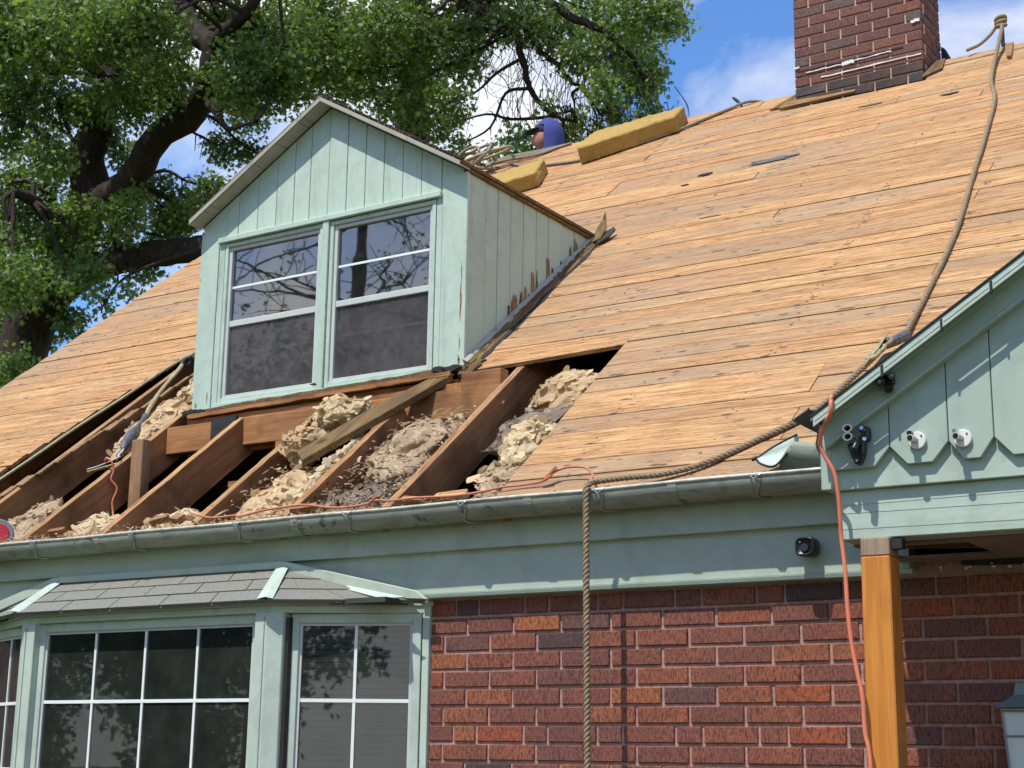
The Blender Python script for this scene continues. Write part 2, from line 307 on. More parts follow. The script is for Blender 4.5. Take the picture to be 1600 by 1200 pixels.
BF = [(0, 3, 2, 1), (4, 5, 6, 7), (0, 1, 5, 4), (1, 2, 6, 5), (2, 3, 7, 6), (3, 0, 4, 7)]
class G:
    """collects geometry"""
    def __init__(s): s.v = []; s.f = []
    def add(s, vs, fs):
        k = len(s.v); s.v += [tuple(v) for v in vs]; s.f += [tuple(i+k for i in f) for f in fs]; return s
    def box(s, x0, x1, y0, y1, z0, z1, tf=None):
        vs = [(x0, y0, z0), (x1, y0, z0), (x1, y1, z0), (x0, y1, z0), (x0, y0, z1), (x1, y0, z1), (x1, y1, z1), (x0, y1, z1)]
        if tf: vs = [tf(*v) for v in vs]
        return s.add(vs, BF)
    def prism(s, poly, d):
        n = len(poly); d = Vector(d); vs = [Vector(p) for p in poly]+[Vector(p)+d for p in poly]
        return s.add(vs, [tuple(range(n))[::-1], tuple(range(n, 2*n))]+[(i, (i+1) % n, n+(i+1) % n, n+i) for i in range(n)])
    def tube(s, pts, r, seg=8, caps=True):
        pts = [Vector(p) for p in pts]; n = len(pts); rs = r if isinstance(r, (list, tuple)) else [r]*n; k0 = len(s.v); up = None
        for i, p in enumerate(pts):
            t = (pts[min(i+1, n-1)]-pts[max(i-1, 0)]).normalized()
            if up is None: up = Vector((0, 0, 1)) if abs(t.z) < .9 else Vector((0, 1, 0))
            a = (up-t*up.dot(t)).normalized(); b = t.cross(a); up = a
            for j in range(seg):
                w = 2*math.pi*j/seg; s.v.append(tuple(p+(a*math.cos(w)+b*math.sin(w))*rs[i]))
        for i in range(n-1):
            for j in range(seg):
                q = k0+i*seg; s.f.append((q+j, q+(j+1) % seg, q+seg+(j+1) % seg, q+seg+j))
        if caps:
            s.f.append(tuple(k0+j for j in range(seg))[::-1]); s.f.append(tuple(k0+(n-1)*seg+j for j in range(seg)))
        return s
    def obj(s, name, mat, parent=None, **k): return raw(name, s.v, s.f, mat, parent, **k)
def spline(pts, n=8):
    P = [Vector(p) for p in pts]; P = [P[0]*2-P[1]]+P+[P[-1]*2-P[-2]]; o = []
    for i in range(1, len(P)-2):
        for k in range(n):
            t = k/n; o.append(.5*((2*P[i])+(P[i+1]-P[i-1])*t+(2*P[i-1]-5*P[i]+4*P[i+1]-P[i+2])*t*t+(3*P[i]-P[i-1]-3*P[i+1]+P[i+2])*t**3))
    return o+[P[-2]]
CP, SP = math.cos(PIA), math.sin(PIA)
def RP(x, s, h=0.): return (x, -.12+s*CP-h*SP, 2.591+s*SP+h*CP)     # a point on the front slope: along the eave, up the slope, out of it
RIDGE = 5.335
def roofz(y): return 2.591+(y+.12)*SP/CP
# ================================================================== SETTING
o = raw('ground', [(-150, -150, 0), (150, -150, 0), (150, 150, 0), (-150, 150, 0)], [(0, 1, 2, 3)], 'lawn'); o['kind'] = 'structure'
o = G().box(-2, 7.5, -3.2, -.005, -.1, .06).obj('path', 'concrete'); o['kind'] = 'structure'
# ================================================================== HOUSE
H = thing('house', 'brick cottage with mint green trim, its roof stripped to bare boards and rafters laid open', 'house', (0, 0, 0))
# ---- roof deck boards
deck = G().box(-4.83, 7.4, 8.10, 8.12, 2.5, 2.62).obj('roof_deck', 'deckold', H)
def board(x0, x1, s0, s1, h=0, name='roof_board', mat='deck', parent=None, th=.021, sl=None, base=None):
    """one sheathing board; sl gives its lower edge at both ends when it is not parallel"""
    a, b = (s0, s0) if sl is None else sl
    j = [rnd.uniform(-.0012, .0012) for _ in range(4)]
    vs = [RP(x0, a+j[0], h-th), RP(x1, b+j[1], h-th), RP(x1, s1, h-th), RP(x0, s1, h-th), RP(x0, a+j[0], h), RP(x1, b+j[1], h), RP(x1, s1+j[2], h), RP(x0, s1+j[3], h)]
    return raw(name, vs, BF, mat, parent or deck, base=RP((x0+x1)/2, s0, 0), bevel=.0015)
def span(k):
    """stretches of row k that still carry boards"""
    s = -.0125+.1275*k; XL, XR = -4.82, 7.4
    if k <= 10: return [(XL, -3.60+.19*s), (.20-.012*s, XR)]
    if k <= 16: return [(XL, -3.60+.19*s), ('d', None), (-.655, XR)]
    if s < 3.02: return [(XL, -2.44), (-.655, XR)]
    return [(XL, XR)]
jl = 0
for k in range(42):
    s0 = -.0125+.1275*k
    for sp in span(k):
        if sp[0] == 'd': continue
        a, b = sp; x = a
        while x < b-.01:
            L = rnd.choice([3.29, 3.84, 4.38, 4.93, 2.74]) if x > a else rnd.choice([1.1, 2.19, 3.29, 3.84, 4.9])
            e = min(b, x+L)
            if b-e < .5: e = b
            # cut out the chimney
            segs = [(x, e)]
            if s0 > 4.95 and s0 < 5.5:
                segs = []
                if x < -.16: segs.append((x, min(e, -.16)))
                if e > .75: segs.append((max(x, .75), e))
            for x0, x1 in segs:
                gap = rnd.choice([.003, .0035, .004, .005, .009])
                if k == 11 and x0 < 0: sl = (s0-.075, s0-.02)
                elif k in (13, 28, 34): sl = (s0+.006, s0+.006)
                else: sl = (s0, s0)
                s1 = s0+.1275-gap
                if k == 41: s1 = RIDGE
                if k == 0: sl = (s0+.0, s0+.0)
                if k == 11 and x0 < .1 and x1 > .2:
                    board(x0, .19, s0, s1, rnd.uniform(-.001, .002), sl=(s0-.085, s0-.028)); board(.192, x1, s0, s1, rnd.uniform(-.001, .002))
                else: board(x0+.0015, x1-.0015, s0, s1, rnd.uniform(-.002, .0035), sl=sl if sl[0] != s0 else None)
            x = e
# rows 11-16 left of the dormer are open; a few broken starter pieces along the eave
for x0, x1, a, b, h in [(-3.3, -2.55, -.03, .055, -.03), (-2.52, -1.3, -.03, .05, -.032), (-1.28, -.4, -.028, .06, -.03), (-.38, .2, -.02, .05, -.03)]:
    board(x0, x1, a, b, h, 'eave_board', 'deckold', th=.03)
# ragged strips left on rafter beside the left edge
for x, s0, s1, w, h in [(-3.30, .0, .75, .05, -.014), (-3.25, .62, 1.45, .035, -.006), (-3.22, 1.2, 2.1, .03, -.004), (-3.36, .0, .5, .03, -.004)]:
    g = G(); n = 7
    for i in range(n):
        a = s0+(s1-s0)*i/n; b = s0+(s1-s0)*(i+1)/n-.004; d = rnd.uniform(-.01, .01); xx = x+.19*a
        g.add([RP(xx+d, a, h-.012), RP(xx+w+d, a, h-.012), RP(xx+w+d*.3, b, h-.012), RP(xx, b, h-.012), RP(xx+d, a, h), RP(xx+w+d, a, h), RP(xx+w+d*.3, b, h), RP(xx, b, h)], BF)
    g.obj('broken_lath', 'deckold', H)
# ridge edge, back slope, gable ends, back wall, attic floor
yr = -.12+RIDGE*CP; zr = 2.591+RIDGE*SP
G().add([(-4.83, yr+.006, zr-.002), (7.4, yr+.006, zr-.002), (7.4, 8.2, 2.6), (-4.83, 8.2, 2.6), (-4.83, yr+.006, zr-.03), (7.4, yr+.006, zr-.03), (7.4, 8.2, 2.57), (-4.83, 8.2, 2.57)], [(0, 1, 2, 3), (7, 6, 5, 4), (0, 4, 5, 1), (3, 2, 6, 7), (0, 3, 7, 4), (1, 5, 6, 2)]).obj('back_roof_slope', 'deck', H)
for x in (-4.74, 7.2):
    G().prism([(x, .05, 0), (x, 8.05, 0), (x, 8.05, 2.55), (x, yr, zr-.06), (x, .05, 2.6)], (.1, 0, 0)).obj('gable_wall', 'brickc', H)
G().box(-4.74, 7.3, 8.0, 8.1, 0, 2.5).obj('back_wall', 'brickc', H)
G().box(-4.6, 7.2, .12, 8.0, 2.40, 2.43).obj('attic_floor', 'attic', H)
G().add([(-4.9, .03, 2.36), (7.2, .03, 2.36), (7.2, .03, 2.55), (-4.9, .03, 2.55)], [(0, 1, 2, 3)]).obj('wall_plate_back', 'attic', H)
G().box(-4.7, 7.2, .0, .1, 2.43, 2.47).obj('wall_plate', 'header', H)
# ---- rafters
def rafter(xr, s0, s1, w=.041, d=.185, jag=True, h=-.021, mat='rafter'):
    g = G(); n = 22
    top = [h+(rnd.choice([0, 0, 0, .0006, -.0008, -.002]) if jag else 0) for _ in range(n+1)]; v = []
    for i in range(n+1):
        s = s0+(s1-s0)*i/n; dx = rnd.uniform(-.0015, .0015)
        v += [RP(xr-w+dx, s, h-d), RP(xr+dx, s, h-d), RP(xr+dx, s, top[i]), RP(xr-w+dx, s, top[i]+.001)]
    f = [(0, 1, 2, 3), tuple(4*n+q for q in (3, 2, 1, 0))]
    for i in range(n):
        a = 4*i; f += [(a, a+4, a+5, a+1), (a+1, a+5, a+6, a+2), (a+2, a+6, a+7, a+3), (a+3, a+7, a+4, a)]
    o = g.add(v, f).obj('rafter', mat, H, base=RP(xr, s0, 0), bevel=.002)
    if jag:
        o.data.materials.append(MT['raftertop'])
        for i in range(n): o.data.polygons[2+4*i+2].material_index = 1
    return o
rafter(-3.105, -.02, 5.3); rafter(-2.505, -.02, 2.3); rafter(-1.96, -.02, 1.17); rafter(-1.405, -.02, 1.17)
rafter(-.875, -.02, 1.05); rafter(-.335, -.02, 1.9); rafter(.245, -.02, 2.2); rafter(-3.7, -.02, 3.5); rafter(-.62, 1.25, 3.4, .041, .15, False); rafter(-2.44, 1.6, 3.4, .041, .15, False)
# header under the dormer front, cripples and lath
G().box(-2.50, -.39, .80, .84, 3.155, 3.30).obj('header_beam', 'header', H, bevel=.003)
G().box(-2.40, -.67, .86, .90, 3.14, 3.345).obj('header_beam', 'header', H, bevel=.003)
G().box(-2.16, -1.99, .775, .798, 3.165, 3.31).obj('tar_soaked_block', 'tar', H)
G().box(-.60, -.38, .79, .86, 3.15, 3.37).obj('blocking', 'header', H, bevel=.003)
G().box(-.87, -.55, .84, .88, 3.12, 3.34).obj('blocking', 'rafter', H, bevel=.003)
G().box(-2.44, -2.36, .50, .56, 2.45, 3.175).obj('stud', 'stud', H, bevel=.003)
for x in (-1.72, -1.66, -1.12): G().box(x, x+.045, .78, .82, 2.5, 3.15).obj('stud', 'header', H, bevel=.002)
for z in (2.80, 2.92): G().box(-1.95, -.9, .70, .715, z, z+.03).obj('lath', 'header', H)
for x in (-2.9, -2.2, -1.65, -1.1, -.6, -.05):
    G().box(x, x+.04, .02, 3.5, 2.44, 2.56).obj('ceiling_joist', 'attic', H)
G().box(-4.6, 7.0, 2.6, 2.65, 2.43, 4.4).obj('knee_wall', 'attic', H)
# rotten plank bridging two rafters
G().prism([RP(-1.20, .60, .012), RP(-1.10, .50, .012), RP(-.70, 1.26, .014), RP(-.77, 1.33, .014), RP(-1.0, .99, .016)], Vector(RP(0, 0, -.035))-Vector(RP(0, 0, 0))).obj('rotten_plank', 'rotten', H, bevel=.003)
# ---- main brick wall
def brickbox(w, hh, d=.05, name='brick'):
    g = G(); c = .003
    a = [(0, 0), (w, 0), (w, hh), (0, hh)]; b = [(c, c), (w-c, c), (w-c, hh-c), (c, hh-c)]
    v = [(x, d, z) for x, z in a]+[(x, c, z) for x, z in a]+[(x, 0, z) for x, z in b]
    f = [(0, 1, 5, 4), (1, 2, 6, 5), (2, 3, 7, 6), (3, 0, 4, 7), (4, 5, 9, 8), (5, 6, 10, 9), (6, 7, 11, 10), (7, 4, 8, 11), (8, 9, 10, 11)]
    me = bpy.data.meshes.new(name); me.from_pydata(v, [], f); return me
def put(me, mat, loc, parent, rot=(0, 0, 0), name='brick'):
    if not me.materials: me.materials.append(MT[mat])
    o = bpy.data.objects.new(name, me); COL.objects.link(o); o.parent = parent
    o.location = Vector(loc)-loc_of(parent); o.rotation_euler = rot; return o
BW, BH = .2127, .0687; J = .0115
MB_ = {}
def bm_(w, mat, hh=BH-J):
    k = (round(w, 3), mat, round(hh, 4))
    if k not in MB_:
        MB_[k] = brickbox(w, hh); MB_[k].materials.append(MT[mat])
    return MB_[k]
bw = G().box(-.172, 7.2, .0085, .11, 0, 2.27).obj('brick_wall', 'mortar', H)
ROOT[bw.name] = Vector((0, 0, 0))
rest = G(); XL = -.168
for r in range(-1, 32):
    zt = 2.15-r*BH; zb = zt-BH+J/2
    if zb < 0: break
    flem = r in (-1, 6, 13, 20, 27)
    x = -BW*4 + (0 if r % 2 == 0 else -BW/2)+J/2; i = 0
    if flem: x = -BW*4-.05
    while x < 7.1:
        w = (BW if not (flem and i % 2) else BW/2); i += 1
        a, b = max(x, XL), min(x+w-J, 7.1); x += w
        if b-a < .02: continue
        if r <= 10 and a < 2.75:
            put(bm_(round(b-a, 3), 'brick'), 'brick', (a, rnd.uniform(-.0025, .0025), zb+rnd.uniform(-.0008, .0008)), bw, (rnd.uniform(-.012, .012), rnd.uniform(-.004, .004), rnd.uniform(-.008, .008)))
        else:
            rest.box(a, b, rnd.uniform(-.002, .002), .05, zb, zb+BH-J)
o = rest.obj('lower_brickwork', 'brick', H); o['kind'] = 'stuff'
# short wall left of the bay and the corner board at the brick edge
G().box(-4.7, -2.80, 0, .1, 0, 2.27).obj('left_wall', 'brickc', H)
G().box(-.205, -.172, -.012, .05, 0, 2.235).obj('corner_trim', 'bayp', H, bevel=.002)
# ---- frieze boards, gutter
G().box(-4.8, 1.79, -.045, .02, 2.240, 2.408).obj('frieze_board', 'sage', H, bevel=.002)
G().box(-4.8, 7.2, -.072, .03, 2.403, 2.585).obj('fascia_board', 'sage', H, bevel=.002)
G().prism([(-.2, -.054, 2.236), (-.2, -.050, 2.224), (-.2, .01, 2.222), (-.2, .01, 2.2395), (-.2, -.054, 2.2395)], (2.0, 0, 0)).obj('frieze_moulding', 'sagev', H)
gc_y, gc_z, gr_ = -.139, 2.562, .064
def gz(x): return gc_z+.0065*(x-.0)*.5
g = G(); nx = 60; na = 14
X0, X1 = -4.85, 1.62
for i in range(nx+1):
    x = X0+(X1-X0)*i/nx; dz = gz(x)-gc_z+.0015*math.sin(x*7)
    for k in range(na+1):
        w = math.pi*k/na; g.v.append((x, gc_y-gr_*math.cos(w), gc_z+dz-gr_*math.sin(w)))
for i in range(nx):
    for k in range(na):
        a = i*(na+1)+k; g.f.append((a, a+1, a+na+2, a+na+1))
gut = g.obj('gutter', 'gutter', H, smooth=True)
sm = gut.modifiers.new('s', 'SOLIDIFY'); sm.thickness = .003
g = G().tube([(X0+(X1-X0)*i/nx, gc_y-gr_+.001, gz(X0+(X1-X0)*i/nx)+.003+.0015*math.sin((X0+(X1-X0)*i/nx)*7)) for i in range(nx+1)], .0068, 8); g.obj('gutter_lip', 'gutlip', gut, smooth=True)
for x in (-2.29, -1.657, -1.04, -.453, .105, .706, 1.318):
    g = G()
    pts = [(x, gc_y-(gr_+.004)*math.cos(math.pi*k/12), gz(x)-(gr_+.004)*math.sin(math.pi*k/12)) for k in range(13)]
    g.tube([(x+.012*math.sin(i), p[1], p[2]) for i, p in enumerate(pts)], .004, 6)
    g.tube(spline([(x-.022, gc_y-gr_+.03, gz(x)+.016), (x-.02, gc_y-gr_-.006, gz(x)+.004), (x, gc_y-gr_-.008, gz(x)-.012), (x+.02, gc_y-gr_-.006, gz(x)+.004), (x+.024, gc_y-gr_+.03, gz(x)+.018)], 4), .0026, 6)
    g.obj('gutter_hanger', 'galv', gut)
for x in (-1.9, -.75, .38, .98):
    pts = [(x, gc_y-(gr_+.0022)*math.cos(math.pi*k/14), gz(x)-(gr_+.0022)*math.sin(math.pi*k/14)) for k in range(15)]
    g = G()
    for k in range(14): g.add([pts[k], pts[k+1], (x+.035, *pts[k+1][1:]), (x+.035, *pts[k][1:])], [(0, 1, 2, 3)])
    g.obj('gutter_coupling', 'gutter', gut, smooth=True)
# ---- chimney
CH = thing('chimney', 'brown brick chimney rising through the roof near the ridge with sooty lowest courses', 'chimney', (.30, 3.82, 5.4))
cx0, cx1, cy0, cy1 = -.118, .722, 3.82, 4.215
G().box(cx0+.007, cx1-.007, cy0+.009, cy1-.009, 5.2, 7.35).obj('mortar_core', 'mortarc', CH)
cw = (cx1-cx0+J)/4; r = 0; z = 5.52
while z < 7.3:
    dark = z < 5.88; mt = 'bricks' if z < 5.83 else 'brickc'; off = (r % 2)*.5
    xs = [cx0]
    p = cx0+cw*(.5 if r % 2 else 1)
    while p < cx1-.02: xs.append(p); p += cw
    xs.append(cx1+J)
    for a, b in zip(xs[:-1], xs[1:]):
        w = round(b-a-J, 3); put(bm_(w, mt), mt, (a, cy0+rnd.uniform(-.002, .002), z), CH, (rnd.uniform(-.01, .01), 0, 0))
    ys = [cy0+.1] if r % 2 == 0 else []
    ys = [cy0+.102, cy0+.102+.2] if r % 2 == 0 else [cy0+.2, cy0+.3]
    ys = [cy0+.052]+ys+[cy1]
    for a, b in zip(ys[:-1], ys[1:]):
        if b-a > .05: put(bm_(round(b-a-J, 3), mt), mt, (cx1+rnd.uniform(-.002, .002), a, z), CH, (0, 0, math.pi/2))
    z += BH; r += 1
def cb(x0, x1, za, zb, mat, nm, y=cy0, th=.006, hgt=.012, jag=.003):
    g = G(); n = 12; t = [(x0+(x1-x0)*i/n, za+(zb-za)*i/n+rnd.uniform(-jag, jag)) for i in range(n+1)]
    g.prism([(x, y-.0005, z) for x, z in t]+[(x, y-.0005, z+hgt+rnd.uniform(-jag, jag)) for x, z in t[::-1]], (0, -th, 0)); g.obj(nm, mat, CH)
cb(.06, .715, 5.889, 5.897, 'caulk', 'caulk_bead', hgt=.007, jag=.002)
cb(-.04, .24, 5.943, 5.948, 'caulk', 'caulk_bead', hgt=.006, jag=.002); cb(.24, .53, 5.950, 5.960, 'caulk', 'caulk_bead', hgt=.006)
cb(.205, .285, 5.935, 5.94, 'caulk', 'caulk_blob', hgt=.022, th=.014)
cb(-.1, .60, 5.962, 5.968, 'tar', 'tar_line', hgt=.007, th=.004)
cb(.66, .715, 6.115, 6.12, 'caulk', 'caulk_blob', hgt=.018, th=.01); cb(-.122, -.085, 5.985, 5.988, 'caulk', 'caulk_blob', hgt=.011, th=.01)
# apron board and flashing round the chimney foot
G().prism([RP(-.20, 4.955, .003), RP(.30, 4.975, .003), RP(.30, 5.01, .006), RP(-.13, 5.01, .02)], Vector(RP(0, 0, .018))-Vector(RP(0, 0, 0))).obj('apron_board', 'deckold', CH)
G().prism([RP(-.29, 5.02, .003), RP(-.13, 5.02, .003), RP(-.12, 5.33, .003), RP(-.17, 5.33, .003)], Vector(RP(0, 0, .008))-Vector(RP(0, 0, 0))).obj('flashing', 'rotten', CH)
G().prism([RP(.725, 4.98, .003), RP(.83, 5.1, .003), RP(.80, 5.33, .003), RP(.725, 5.33, .003)], Vector(RP(0, 0, .012))-Vector(RP(0, 0, 0))).obj('flashing', 'rotten', CH)
G().prism([(.726, 4.19, 5.85), (.760, 4.19, 5.95), (.778, 4.2, 6.02), (.75, 4.2, 6.08), (.726, 4.2, 6.1)], (0, .03, 0)).obj('flashing', 'tar', CH)
# ================================================================== DORMER (a part group of the house kept as its own thing)
D = thing('dormer', 'mint green gabled dormer with two sash windows standing on the bare board roof', 'dormer', (-1.55, .915, 3.4))
DY = .915; DX0, DX1 = -2.435, -.668
def dtop(x): return 4.963-.592*abs(x+1.562)
front_x = [-2.28+i*.1213 for i in range(13)]
for a in ((DX0+.03, -2.262, 3.39, 4.36), (-.853, DX1-.03, 3.39, 4.36), (-1.574, -1.53, 3.39, 4.36), (-2.262, -.853, 3.39, 3.43), (-2.262, -.853, 4.32, 4.36)):
    G().box(a[0], a[1], DY+.0445, DY+.06, a[2], a[3]).obj('dormer_backing', 'attic', D)
# gable siding boards
xs = [DX0+.001]+[-2.182, -2.045, -1.915, -1.795, -1.686, -1.561, -1.438, -1.317, -1.197, -1.075, -.956, -.83]+[DX1-.001]
for a, b in zip(xs[:-1], xs[1:]):
    a += .0018; b -= .0018; zb = 4.335; p = [(a, DY, zb), (b, DY, zb), (b, DY, dtop(b)-.002)]
    if a < -1.562 < b: p.append((-1.562, DY, dtop(-1.562)-.002))
    p.append((a, DY, dtop(a)-.002)); dy = rnd.uniform(-.0015, .0015)
    G().prism([(x, y+dy, z) for x, y, z in p], (0, .019, 0)).obj('siding_board', 'mintv', D, base=(a, DY, zb), bevel=.002)
# flat boards and corner boards beside the windows
def vb(x0, x1, z0a, z0b, z1, y0, mat='mint', nm='corner_board', th=.022):
    G().prism([(x0, y0, z0a), (x1, y0, z0b), (x1, y0, z1), (x0, y0, z1)], (0, th, 0)).obj(nm, mat, D, base=(x0, y0, z0a), bevel=.002)
vb(-2.437, -2.305, 3.388, 3.395, 4.40, DY-.008); vb(-2.302, -2.262, 3.395, 3.40, 4.333, DY-.004, nm='siding_board')
vb(-.815, -.667, 3.43, 3.405, 4.43, DY-.008); vb(-.853, -.818, 3.43, 3.43, 4.333, DY-.004, nm='siding_board')
vb(-1.572, -1.532, 3.42, 3.42, 4.333, DY-.018, nm='mullion')
vb(-2.262, -.853, 3.395, 3.41, 3.424, DY-.022, nm='sill_board', th=.05)
# head casing with a small drip ledge
G().box(-2.30, -.82, DY-.026, DY-.002, 4.322, 4.352).obj('head_casing', 'mint', D, bevel=.003)
G().box(-2.262, -1.574, DY+.0, DY+.04, 4.3185, 4.3215).obj('head_jamb', 'sage', D)
def frame4(x0, x1, z0, z1, w, y0, y1, mat, nm, parent, wb=None, wt=None):
    wb = wb or w; wt = wt or w
    G().box(x0, x0+w, y0, y1, z0, z1).obj(nm, mat, parent, bevel=.002); G().box(x1-w, x1, y0, y1, z0, z1).obj(nm, mat, parent, bevel=.002)
    G().box(x0+w, x1-w, y0+.001, y1, z0, z0+wb).obj(nm, mat, parent, bevel=.002); G().box(x0+w, x1-w, y0+.001, y1, z1-wt, z1).obj(nm, mat, parent, bevel=.002)
for x0, x1, z0, z1 in ((-2.258, -1.576, 3.425, 4.318), (-1.528, -.857, 3.43, 4.330-.012)):
    w = thing_w = raw('sash_window', [(x0, DY+.0, z0), (x1, DY+.0, z0), (x1, DY+.0, z0+.004), (x0, DY+.0, z0+.004)], [(0, 1, 2, 3)], 'mint', D)
    frame4(x0, x1, z0, z1, .022, DY-.006, DY+.044, 'mintv', 'window_frame', w, wb=.026)
    frame4(x0+.0225, x1-.0225, z0+.0265, z1-.0225, .02, DY+.006, DY+.042, 'vinyl' if x0 < -2 else 'vinyl', 'sash_frame', w, wb=.018)
    a, b, c, d = x0+.043, x1-.043, z0+.045, z1-.043; zm = 3.862 if x0 < -2 else 3.868
    G().box(a, b, DY+.009, DY+.036, zm-.017, zm+.017).obj('meeting_rail', 'vinyl', w, bevel=.003)
    G().box(a, b, DY+.024, DY+.028, zm+.017, d).obj('pane', 'glass', w)
    G().box(a, b, DY+.020, DY+.023, c, zm-.017).obj('pane', 'screen', w)
    G().box(a, b, DY+.0205, DY+.0235, (zm+d)/2-.006, (zm+d)/2+.006).obj('muntin', 'muntin', w)
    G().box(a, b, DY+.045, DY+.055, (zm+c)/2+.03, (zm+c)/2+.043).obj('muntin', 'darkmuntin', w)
    g = G(); n = 40
    for i in range(n):
        xa = a-.02+(b-a+.04)*i/n; xb = a-.02+(b-a+.04)*(i+1)/n; ya = DY+.10+.010*math.sin(i*1.3)+.004*math.sin(i*3.1); yb = DY+.10+.010*math.sin((i+1)*1.3)+.004*math.sin((i+1)*3.1)
        g.add([(xa, ya, c-.03), (xb, yb, c-.03), (xb, yb, zm+.0), (xa, ya, zm+.0)], [(0, 1, 2, 3)])
    g.obj('curtain', 'curtain', w, smooth=True)
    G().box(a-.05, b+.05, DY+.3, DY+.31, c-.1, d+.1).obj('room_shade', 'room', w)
# side wall boards
ys = [DY+.014, 1.077, 1.192, 1.311, 1.432, 1.557, 1.679, 1.817, 1.953, 2.08, 2.25]
for a, b in zip(ys[:-1], ys[1:]):
    a += .0022; b -= .0022; zt = 4.442; dx = rnd.uniform(-.002, .002)
    lo = (roofz(a), roofz(b)); p = [(DX1-.004+dx, a, lo[0]+.002), (DX1-.004+dx, b, min(lo[1]+.002, zt)), (DX1-.004+dx, b, zt+.001), (DX1-.004+dx, a, zt+.001)]
    G().prism(p, (-.018, 0, 0)).obj('side_board', 'side', D, base=(DX1, a, lo[0]), bevel=.002)
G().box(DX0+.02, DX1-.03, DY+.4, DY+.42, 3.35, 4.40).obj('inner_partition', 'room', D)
G().prism([(DX0, DY+.014, roofz(DY)), (DX0, 2.25, roofz(2.25)), (DX0, 2.25, 4.43), (DX0, DY+.014, 4.43)], (.02, 0, 0)).obj('side_wall', 'side', D)
# rotten patches at the foot of the side boards and on the corner
for y, z, w, h, mt in [(1.29, 3.80, .018, .09, 'rotten'), (1.325, 3.83, .05, .065, 'deckold'), (1.40, 3.86, .02, .06, 'rotten'), (1.435, 3.885, .03, .085, 'header'), (1.51, 3.93, .038, .10, 'header'), (1.555, 3.965, .016, .10, 'rotten'), (1.66, 4.06, .03, .10, 'header'), (1.71, 4.085, .016, .04, 'rotten'), (1.80, 4.16, .012, .035, 'rotten'), (1.90, 4.22, .025, .06, 'rotten'), (1.945, 4.25, .05, .07, 'deckold'), (1.47, 3.90, .014, .03, 'tar')]:
    n = 5; base = roofz(y)+.07-.0; z = max(z, base-.03)-.0
    p = [(DX1-.0015, y, z-.02), (DX1-.0015, y+w, z-.02+w*.8)]+[(DX1-.0015, y+w-w*i/n, z+w*.4+h*rnd.choice([.2, .35, .6, .95, 1.2])) for i in range(n+1)]
    G().prism(p, (.0035, 0, 0)).obj('peeled_patch', mt, D)
for z0, z1, w, xo in ((3.66, 3.86, .009, -.697), (3.80, 3.97, .005, -.694), (3.52, 3.60, .006, -.699), (3.44, 3.50, .010, -.703), (3.42, 3.45, .014, -2.412), (3.43, 3.50, .006, -2.33)):
    n = 9; l = [(xo+rnd.uniform(-.002, .002), z0+(z1-z0)*k/n) for k in range(n+1)]; r_ = [(xo+w*math.sin(math.pi*(k+.4)/(n+.8))*rnd.uniform(.5, 1.5), z0+(z1-z0)*k/n) for k in range(n, -1, -1)]
    G().prism([(x, DY-.0081, z) for x, z in l+r_], (0, -.0012, 0)).obj('peeled_patch', 'deckold', D)
# roof slabs, rake trim, eave edge
def slab(sgn, y0, y1, t0, t1, xin, xout, nm, mat):
    z = lambda x: 4.966-.592*abs(x+1.562)
    p = [(xin, y0, z(xin)+t0), (xout, y0, z(xout)+t0), (xout, y0, z(xout)+t1), (xin, y0, z(xin)+t1)]
    return G().prism(p, (0, y1-y0, 0)).obj(nm, mat, D, bevel=.0015)
slab(-1, DY-.094, 2.9, .0165, .036, -1.562, -2.462, 'dormer_roof', 'rotten'); slab(1, DY-.094, 2.9, .0165, .036, -1.5615, -.648, 'dormer_roof', 'rotten')
for i in range(6):
    a = -1.562-(.9*i/6); b = -1.562-(.9*(i+1)/6)+.004; slab(-1, DY-.088, DY-.0015, .0, .016, a, b, 'soffit_board', 'pale')
for i in range(6):
    a = -1.561+(.908*i/6); b = -1.561+(.908*(i+1)/6)-.004; slab(1, DY-.088, DY-.0015, .0, .016, a, b, 'soffit_board', 'pale')
slab(-1, DY-.0985, DY-.0945, -.003, .024, -1.562, -2.455, 'rake_edge', 'pale'); slab(1, DY-.0985, DY-.0945, -.001, .022, -1.5615, -.655, 'rake_edge', 'pale')
G().box(DX1-.03, DX1+.012, DY+.0, 2.24, 4.425, 4.4425).obj('eave_strip', 'rotten', D)
g = G()
for i in range(40):
    x = -1.55+.9*i/40*(1 if i % 2 else 1); x2 = x+.01+rnd.random()*.02; z = 4.966-.592*abs(x+1.562)
    g.prism([(x, DY-.10, z+.034), (x2, DY-.10, z+.034-.592*(x2-x)), (x2, DY-.10, z+.037+rnd.random()*.012-.592*(x2-x)), (x, DY-.10, z+.039+rnd.random()*.008)], (0, .02, 0))
g.obj('felt_shreds', 'tar', D)
# decayed ledge and tar paper under the front
g = G(); n = 36; up = []; lo = []
for i in range(n+1):
    x = -2.46+1.83*i/n; t = i/n; zt = 3.392+.040*t; up.append((x, DY-.05, zt+rnd.uniform(-.003, .003))); lo.append((x, DY-.05, zt-.020-rnd.uniform(0, .010)))
g.prism(up+lo[::-1], (0, .055, 0)); g.obj('rotten_ledge', 'rotten', D)
G().box(-2.43, -.70, DY-.062, DY-.01, 3.366, 3.376, lambda x, y, z: (x, y, z+.030*(x+2.43)/1.73)).obj('tar_paper_edge', 'tar', D)
g = G(); up = []; lo = []
for i in range(n+1):
    x = -2.40+1.70*i/n; t = i/n; zt = 3.368+.036*t; up.append((x, DY-.075, zt)); lo.append((x, DY-.075, zt-.018-rnd.uniform(0, .006)))
g.prism(up+lo[::-1], (0, .03, 0)); g.obj('ledge_lath', 'header', D)
